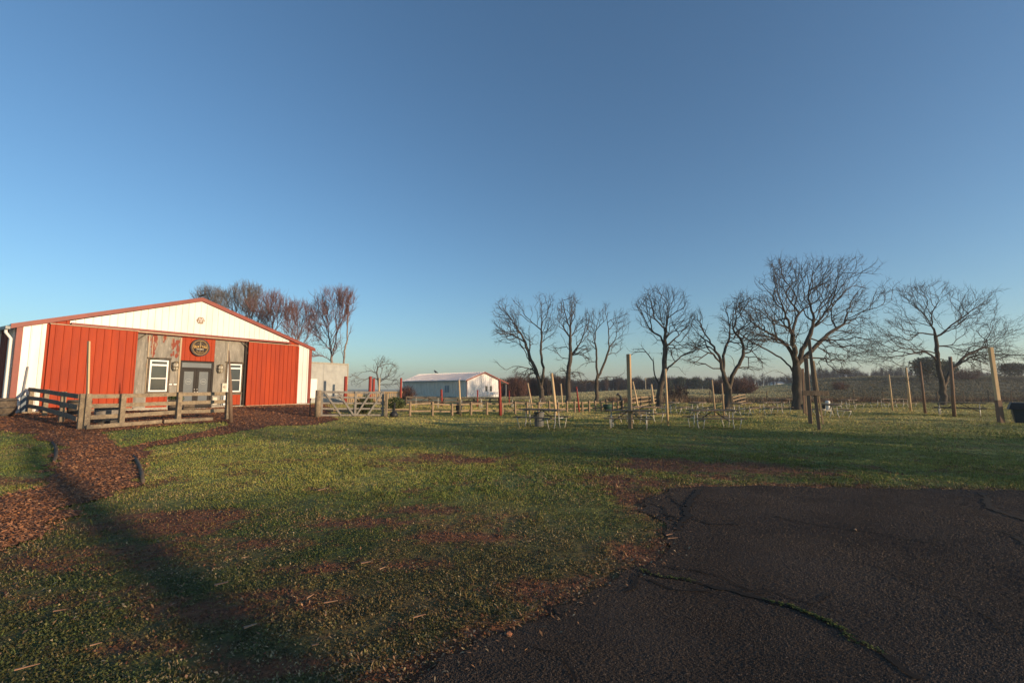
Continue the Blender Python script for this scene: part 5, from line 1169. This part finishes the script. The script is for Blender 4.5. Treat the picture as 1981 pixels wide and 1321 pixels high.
# small grey spreading tree between the barn and the white building
CA = (580, 680, 7.075)
tree('bare_tree', 'small grey spreading fruit tree behind the deck', (734, 775), CA,
     [[(1095, 640), (1085, 520), (1070, 400), (1060, 280), (1080, 160), (1110, 100)], [(1060, 300), (960, 270), (860, 280), (760, 360), (700, 430)], [(1075, 420), (1000, 350), (900, 380), (800, 450)], [(1070, 370), (1160, 370), (1280, 390), (1430, 290)], [(1065, 230), (1160, 180), (1260, 170), (1320, 230)], [(1080, 460), (1180, 450), (1280, 450)]],
     [(1120, 150, 110, 70), (1240, 230, 90, 90), (900, 270, 110, 60), (780, 400, 90, 90), (950, 430, 110, 60), (1180, 400, 120, 100), (1300, 420, 60, 50), (1080, 260, 120, 100)], .12, 1500, 88, mats=('gtwig', 'gtwig'), group=None, zmin=1.2, Y=46, fan=dict(sp=(.25, .45), step=.2, wob=.22, lmax=2.4), kill=.33, step=.2, tr=.010, rtip=.012, tl=(.2, .45))
# maples behind the barn
CB = (380, 540, 4.129)
def mp(label, trunks, els, n, seed, mats, Y, rb): 
    return tree('maple_tree', label, (trunks[0][0][0] / CB[2] + CB[0], 770), CB, trunks, els, rb, n, seed, mats=mats, group='bare trees behind the barn', Y=Y, zmin=2.2, kill=.42, up=.09, tup=1.0, tr=.013, rtip=.014, twigs=.9, tl=(.35, .8), step=.3, jit=.12, dyr=.2, fan=dict(ang=(20, 46), wob=.15, out=.06, sp=(.34, .62), l0=.7, lmax=5, cap=2, vox=.36))
mp('pale grey bare tree just showing above the barn ridge', [[(150, 900), (150, 500), (130, 300), (110, 150)], [(150, 500), (190, 250), (200, 120)], [(140, 450), (70, 250), (40, 110)]], [(110, 160, 110, 80), (60, 150, 80, 60), (190, 180, 70, 70), (130, 350, 150, 140)], 750, 101, ('gtwig', 'gtwig'), 60, 0.18)
mp('grey brown bare tree rising behind the right slope of the barn roof', [[(400, 900), (400, 450), (400, 280), (410, 120)], [(400, 450), (330, 300), (300, 170)], [(400, 420), (460, 250), (470, 100)]], [(420, 150, 110, 95), (290, 190, 110, 80), (400, 280, 170, 110), (260, 300, 110, 100), (400, 420, 170, 110)], 1100, 102, ('pbark', 'gtwig'), 52, 0.17)
mp('reddish bare tree with a rounded crown behind the right half of the barn roof', [[(600, 900), (610, 430), (590, 300), (600, 180)], [(610, 430), (680, 300), (680, 200)], [(608, 450), (530, 300), (500, 200)]], [(600, 220, 140, 90), (510, 250, 100, 80), (680, 280, 80, 100), (600, 340, 160, 110), (620, 450, 150, 90)], 1300, 103, ('pbark', 'rtwig'), 47, 0.14)
mp('brown bare tree left of the tallest red tinted tree', [[(800, 900), (810, 480), (800, 330), (830, 230)], [(810, 480), (870, 330), (880, 240)], [(810, 520), (750, 380), (740, 280)]], [(810, 290, 120, 90), (880, 330, 90, 90), (820, 420, 150, 110), (860, 560, 150, 110), (760, 450, 90, 100)], 1200, 104, ('pbark', 'rtwig'), 50, 0.14)
mp('tallest red tinted bare tree beside the grey annexe', [[(1085, 900), (1080, 640), (1060, 450), (1000, 300), (960, 180)], [(1080, 640), (1120, 450), (1100, 300), (1080, 140)], [(1080, 600), (1130, 380), (1150, 240), (1190, 120)], [(1060, 480), (980, 440), (930, 420)]], [(1080, 180, 110, 85), (970, 230, 80, 90), (1180, 180, 90, 85), (1080, 330, 150, 120), (980, 420, 100, 110), (1150, 340, 80, 110), (1010, 570, 140, 100)], 1900, 105, ('pbark', 'rtwig'), 42, 0.13)
mp('slim pale trunked bare tree at the right end of the group behind the annexe', [[(1165, 920), (1180, 640), (1200, 480), (1215, 300), (1220, 160)], [(1180, 640), (1150, 500), (1150, 380)]], [(1215, 220, 45, 90), (1200, 400, 40, 90)], 420, 106, ('pbark', 'rtwig'), 41, 0.09)
# trees outside the frame to the right whose shadows fall across the lawn
def shade_tree(q, a, Hh, rx, seed, label, lean=0, n=900, rb=.3, zlow=2.6, ny=1.0):
    X = -q * SY + a * SX; Y = q * SX + a * SY; tg = TreeGen(seed); r = tg.r
    L = np.array([.572 * lean, .82 * lean, 0]); B = np.array([X, Y, hz(X, Y) - .1]); top = B + L + np.array([0, 0, Hh * .75])
    tg.poly([B, B + L * .35 + [0, 0, Hh * .25], B + L * .7 + [0, 0, Hh * .5], top])
    for k in range(9): a_ = k * 2.4; f = .28 + .07 * k; tg.poly([B + L * f + np.array([0, 0, Hh * .75 * f]), B + L + np.array([rx * .5 * math.cos(a_), rx * .5 * math.sin(a_), Hh * (.75 * f + .14)]), B + L + np.array([rx * .85 * math.cos(a_), rx * .85 * math.sin(a_), Hh * (.75 * f + .30)])])
    tg.fan([[*(B + L + np.array([0, 0, (Hh + zlow) / 2])), rx, rx, (Hh - zlow) / 2]], B + np.array([0, 0, Hh * .35]), maxn=n * 2, vox=.46, sp=(.4, .8)); tg.finish(rb, .014)
    tk, cr_ = tg.meshes(rb, .42, .8, (.3, .7), .012, .5); e = empty('bare_tree', tuple(B), label, 'tree', 'bare trees outside the frame')
    tk.build('trunk', M['bark'], e, True); cr_.build('crown', M['twig'], e)
shade_tree(11.9, 40, 10.0, 2.2, 201, 'bare tree right of the frame casting the lowest shadow streaks on the lawn', n=3200, zlow=1.6, rb=.34, ny=.6)
shade_tree(14.3, 47, 10.5, 2.2, 202, 'bare tree right of the frame casting the middle shadow streaks on the lawn', n=3200, zlow=1.4, rb=.34, ny=.6)
shade_tree(16.6, 43, 8.5, 2.0, 205, 'small bare tree right of the frame between the shade casting trees', n=2400, zlow=1.2, rb=.30, ny=.6)
shade_tree(19.2, 60, 12.0, 2.2, 204, 'farther bare tree right of the frame casting the upper shadow streaks', n=2600, zlow=2.0, rb=.36, ny=.5)
def leaning():
    W_ = lambda q, a, z: np.array([-q * SY + a * SX, q * SX + a * SY, z]); a0 = 16.0
    e = empty('bare_tree', tuple(W_(-1.2, a0, 0)), 'leaning bare tree behind the camera to the right', 'tree', 'bare trees outside the frame')
    b = MB(); b.tube([W_(-1.3, a0, -.1), W_(-1.2, a0, .6), W_(-.9, a0, 1.2), W_(.2, a0, 2.05), W_(2.1, a0, 3.0), W_(3.7, a0, 4.1), W_(5.1, a0, 5.08)], [.26, .20, .17, .16, .145, .14, .12], 12); b.build('trunk', M['bark'], e, True)
    tg = TreeGen(203); tg.poly([W_(5.0, a0, 5.0), W_(5.8, a0, 5.6), W_(6.6, a0, 6.3)]); tg.poly([W_(5.0, a0, 5.0), W_(6.2, a0, 5.4), W_(7.4, a0, 5.8)])
    tg.fan([[*W_(6.9, a0, 6.0), 1.2, 1.5, 1.0]], W_(5, a0, 5), maxn=500, lmax=1.6); tg.finish(.09, .010); tk, cr_ = tg.meshes(.09, 9, .8, (.2, .5), .008, .5)
    cr_.build('crown', M['twig'], e)
leaning()
g_ = Vector((-5.2, 79, 2)) + Vector((SX, SY, 0)) * 79
def gable_shade():  # unseen tree added to throw branch shadows on the shed gable
    X, Y = g_.x, g_.y; tg = TreeGen(210); B = np.array([X, Y, -.1]); h = lambda dx, dy, z: B + np.array([dx, dy, z])
    tg.poly([B, h(0, 0, 6), h(.2, .3, 10), h(.1, .2, 13.5), h(.3, .9, 15.5)]); tg.poly([h(0, 0, 9.6), h(-.5, -1.2, 11.2), h(-1, -2.8, 12.6), h(-1.3, -3.8, 12.4)]); tg.poly([h(0, 0, 10.2), h(.5, 1.3, 11.6), h(1.0, 2.2, 13.8)]); tg.poly([h(0, 0, 11.5), h(.2, -1.6, 13.4), h(.1, -2.6, 14.8)])
    r = tg.r; tg.fan([[*h(0, 0, 13), 4, 4.6, 3.6]], h(0, 0, 9), maxn=2500); tg.expo = .42; tg.finish(.62, .02); tk, cr_ = tg.meshes(.62, .42, .5, (.3, .7), .012, .5)
    e = empty('bare_tree', tuple(B), 'tall bare tree outside the right edge shading the white gable', 'tree', 'bare trees outside the frame'); tk.build('trunk', M['bark'], e, True); cr_.build('crown', M['twig'], e)
gable_shade()
# ================================================================== FAR WOODS
def wood(name, label, spots, m, hm=1.0, nb=46, tw=60, seed=1, thick=1.0):
    r = np.random.default_rng(seed); V = []; 
    def spike(a, b, w0):
        d = b - a; p = np.cross(d, [0.3, -1, .2]); p = p / (np.linalg.norm(p, axis=-1, keepdims=True) + 1e-9) * w0; p2 = np.cross(d, p); p2 = p2 / (np.linalg.norm(p2, axis=-1, keepdims=True) + 1e-9) * w0
        V.append(np.stack([a - p, a + p, b], 1)); V.append(np.stack([a - p2, a + p2, b], 1))
    for (x, y, h) in spots:
        z = hz(x, y); cw = h * r.uniform(.22, .34); n = nb; t = r.uniform(.0, .8, n); st = np.stack([x + r.normal(0, .12, n), y + r.normal(0, .12, n), z + t * h], 1)
        a = r.uniform(0, 6.28, n); rr = cw * (1.1 - t * .5) * r.uniform(.5, 1.1, n); en = st + np.stack([rr * np.cos(a), rr * np.sin(a), (1 - t) * h * r.uniform(.45, 1.0, n)], 1); spike(st, en, .05 * thick)
        spike(np.array([[x, y, z - .3]]), np.array([[x + r.normal(0, .4), y, z + h * .98]]), .22)
        m2 = tw * 3; k = r.integers(0, n, m2); f = r.uniform(.35, 1, m2)[:, None]; s2 = st[k] + (en[k] - st[k]) * f; e2 = s2 + r.normal(0, 1, (m2, 3)) * h * .055 + np.array([0, 0, h * .07]); spike(s2, e2, .035 * thick)
    V = np.concatenate([v.reshape(-1, 3) for v in V]); o = npmesh(name, V, np.arange(len(V)).reshape(-1, 3), m)
    return tag(o, label, 'wood', kind='stuff')
r = np.random.default_rng(5)
def band(p0, p1, Y0, Y1, n, h0, h1):
    out = []
    for _ in range(n):
        px = r.uniform(p0, p1); Y = r.uniform(Y0, Y1); v = at(px, 748, Y); hh = r.uniform(h0, h1); out.append((v.x, Y, hh))
    return out
wood('bare_wood', 'mass of brown bare trees beyond the white building and the left field edge', band(960, 1100, 96, 150, 170, 3.0, 5.0), M['wood'], seed=11)
wood('bare_wood', 'far line of brown bare woodland behind the middle of the field', band(1090, 1400, 175, 240, 420, 3.2, 5.6), M['wood'], seed=12)
wood('bare_wood', 'hazy distant woodland behind the right hill', band(1400, 1800, 205, 330, 420, 3.2, 7.2) + band(1590, 1650, 230, 270, 14, 7, 8.5), M['wood'], seed=13, nb=40, tw=40)
wood('bare_wood', 'distant woodland at the far right beyond the hill', band(1790, 2150, 200, 300, 120, 3, 5.5), M['wood'], seed=14, nb=40, tw=40)
def evergreen(px, Y, h, w_, label, kind='ever', n=2200, name='evergreen_tree', group=None, lobes=5, leaf=.16):
    v = at(px, 748, Y); x, y, z = v.x, Y, hz(v.x, Y); e = empty(name, (x, y, z), label, 'tree', group); q = np.random.default_rng(int(px)); V = []
    for k in range(lobes):
        a = q.uniform(0, 6.28); rr = q.uniform(0, .5) * w_ / 2; c = np.array([x + rr * math.cos(a), y + rr * math.sin(a), z + h * q.uniform(.3, .68)]); m = n // lobes; d = q.normal(size=(m, 3)); d /= np.linalg.norm(d, axis=1)[:, None]
        P = c + d * (q.random(m) ** .35)[:, None] * np.array([w_ * .32, w_ * .32, h * q.uniform(.25, .34)]); P = P[P[:, 2] > z + .1]; V.append(np.stack([P + q.normal(0, leaf, P.shape) for _ in range(3)], 1).reshape(-1, 3))
    V = np.concatenate(V) - np.array([x, y, z]); o = npmesh('crown', V, np.arange(len(V)).reshape(-1, 3), M[kind]); o.parent = e
    b = MB(); b.tube([(x, y, z - .2), (x, y, z + h * .6)], [h * .03, h * .015], 6); b.build('trunk', M['bark'], e); return e
for i, (px, Y, h, w_) in enumerate([(1296, 172, 4.2, 3.2), (1306, 174, 5.0, 3.6), (1318, 172, 5.2, 4), (1331, 176, 4.6, 3.6), (1343, 173, 5.0, 4), (1355, 172, 4.4, 3.6), (1366, 175, 4.8, 3.6), (1266, 178, 5.6, 4), (1284, 178, 4.8, 3.6)]):
    evergreen(px, Y, h, w_, 'dark pine in the far row behind the middle of the field', 'ever', group='pines in the far row', name='pine_tree')
evergreen(1798, 112, 6.2, 7.5, 'dark evergreen behind the low spreading tree, left of its trunk', n=5000, lobes=8)
evergreen(1834, 116, 5.2, 5.5, 'smaller dark evergreen just right of the low spreading tree trunk', n=3500, lobes=6)
evergreen(1965, 130, 4.6, 9, 'dark evergreen clump on the hill at the right edge', n=3500, lobes=6)
# thicket shrubs
def thicket(px, Y, h, w_, label, m, n=260, seed=1):
    v = at(px, 748, Y); x, y, z = v.x, Y, hz(v.x, Y); e = empty('thicket', (x, y, z), label, 'bush'); q = np.random.default_rng(seed); b = MB()
    for _ in range(n):
        a = q.uniform(0, 6.28); rr = q.random() ** .5 * w_ / 2; s0 = Vector((x + rr * .5 * math.cos(a), y + rr * .5 * math.sin(a), z)); hh = h * math.sqrt(max(.06, 1 - (rr / (w_ / 2)) ** 2 * .85)) * q.uniform(.65, 1.05); e0 = Vector((x + rr * math.cos(a), y + rr * math.sin(a), z + hh)); mid = s0.lerp(e0, .5) + Vector(q.normal(0, .15, 3)); b.tube([s0, mid, e0], [.04, .03, .008], 3, cap=False)
        for _k in range(5): p_ = mid.lerp(e0, q.random()); b.tube([p_, p_ + Vector(q.normal(0, 1, 3)) * .35 + Vector((0, 0, .25))], [.02, .006], 3, cap=False)
    b.build('stems', M[m], e)
thicket(1425, 92, 3.5, 8.5, 'wide rounded thicket of red brown brush behind the arching tree', 'brush', 520, 1)
thicket(1392, 96, 2.8, 4, 'smaller red brown brush left of the wide thicket', 'brush', 220, 2)
thicket(1865, 118, 3.0, 8, 'brown brush right of the dark evergreens on the hill', 'brush', 260, 3)
thicket(1308, 56, 1.9, 3.2, 'low tangled brush at the field edge right of a bare tree', 'wood', 120, 4)
thicket(1625, 90, 1.6, 3, 'small brown bush on the hill foot behind the crossboard post', 'brush', 70, 6)
thicket(788, 62, 1.8, 2.6, 'reddish bush at the left end of the white building', 'brush', 90, 7)
thicket(1000, 88, 4.6, 5, 'reddish brush right of the white building porch', 'brush', 300, 8)
# dry weeds along the wire fence
n = 26000; X = rng.uniform(11, 66, n); Y = 51 + .08 * X + rng.normal(0, 1.7, n); Z = hgt(X, Y); cl = fbm(X * .5, Y * .5, 3); k = cl > .36; X, Y, Z, cl = X[k], Y[k], Z[k], cl[k]; n = len(X)
h = (.25 + .9 * rng.random(n)) * (cl * 1.5) * .75; w_ = .02; a = rng.uniform(0, 6.28, n)
V = np.stack([np.stack([X - w_ * np.cos(a), Y, Z], 1), np.stack([X + w_ * np.cos(a), Y + w_, Z], 1), np.stack([X + rng.normal(0, .15, n), Y + rng.normal(0, .15, n), Z + h], 1)], 1).reshape(-1, 3)
tag(npmesh('dry_weeds', V, np.arange(len(V)).reshape(-1, 3), M['weed']), 'strip of dry brown weeds along the wire fence', 'weeds', kind='stuff')
# far houses glimpsed on the ridge
for px, Y, w_, h_, lb in ((1508, 235, 5, 1.8, 'tiny white roofed house far away left of the largest tree'), (1641, 232, 2.2, 2.2, 'tiny white house on the ridge right of the crossboard post')):
    v = at(px, 741, Y); x, z = v.x, hz(v.x, Y); zb_ = at(px, 745 if px < 1600 else 732, Y).z; e = empty('house', (x, Y, zb_ - .5), lb, 'house'); b = MB(); b.box(x - w_ / 2, x + w_ / 2, Y, Y + 6, zb_ - 1.5, zb_ + h_ * .5); b.build('wall', M['vinyl'], e)
    b = MB(); s1 = zb_ + h_ * .5 + .01; b.add([(x - w_ / 2 - .3, Y - .3, s1), (x + w_ / 2 + .3, Y - .3, s1), (x + w_ / 2 + .3, Y + 6.3, s1), (x - w_ / 2 - .3, Y + 6.3, s1), (x - w_ / 2 - .3, Y + 3, s1 + h_ * .5), (x + w_ / 2 + .3, Y + 3, s1 + h_ * .5)], [(0, 1, 5, 4), (2, 3, 4, 5), (0, 4, 3), (1, 2, 5), (3, 2, 1, 0)]); b.build('roof', M['grey'], e)
x, y, z = at(1249, 748, 150).x, 150, 0; z = hz(x, y); e = empty('utility_pole', (x, y, z), 'thin far utility pole in front of the brown woodland', 'pole'); b = MB(); b.tube([(x, y, z), (x, y, z + 4.2)], [.14, .1], 6); b.build('pole', M['barewood'], e); b = MB(); b.bar((x - .5, y, z + 3.8), (x + .5, y, z + 3.8), .1, .1); b.build('crossarm', M['barewood'], e)

# ------------------------------------------------ morning haze
b = MB(); b.box(-1620, 1620, -70, 1640, -12, 45); hm = bpy.data.materials.new('haze'); hm.use_nodes = True; hn = hm.node_tree; hn.nodes.remove(hn.nodes['Principled BSDF'])
pv = hn.nodes.new('ShaderNodeVolumePrincipled'); pv.inputs['Color'].default_value = (.86, .91, .97, 1); pv.inputs['Density'].default_value = .00055; pv.inputs['Anisotropy'].default_value = .3
hn.links.new(pv.outputs[0], hn.nodes['Material Output'].inputs['Volume']); o = b.build('haze', hm); tag(o, 'thin morning haze over the fields', 'haze', kind='stuff')

for o in bpy.data.objects:
    if 'label' in o and len(o['label'].replace('-', ' ').split()) > 15: print('LONG', o.name, o['label'])
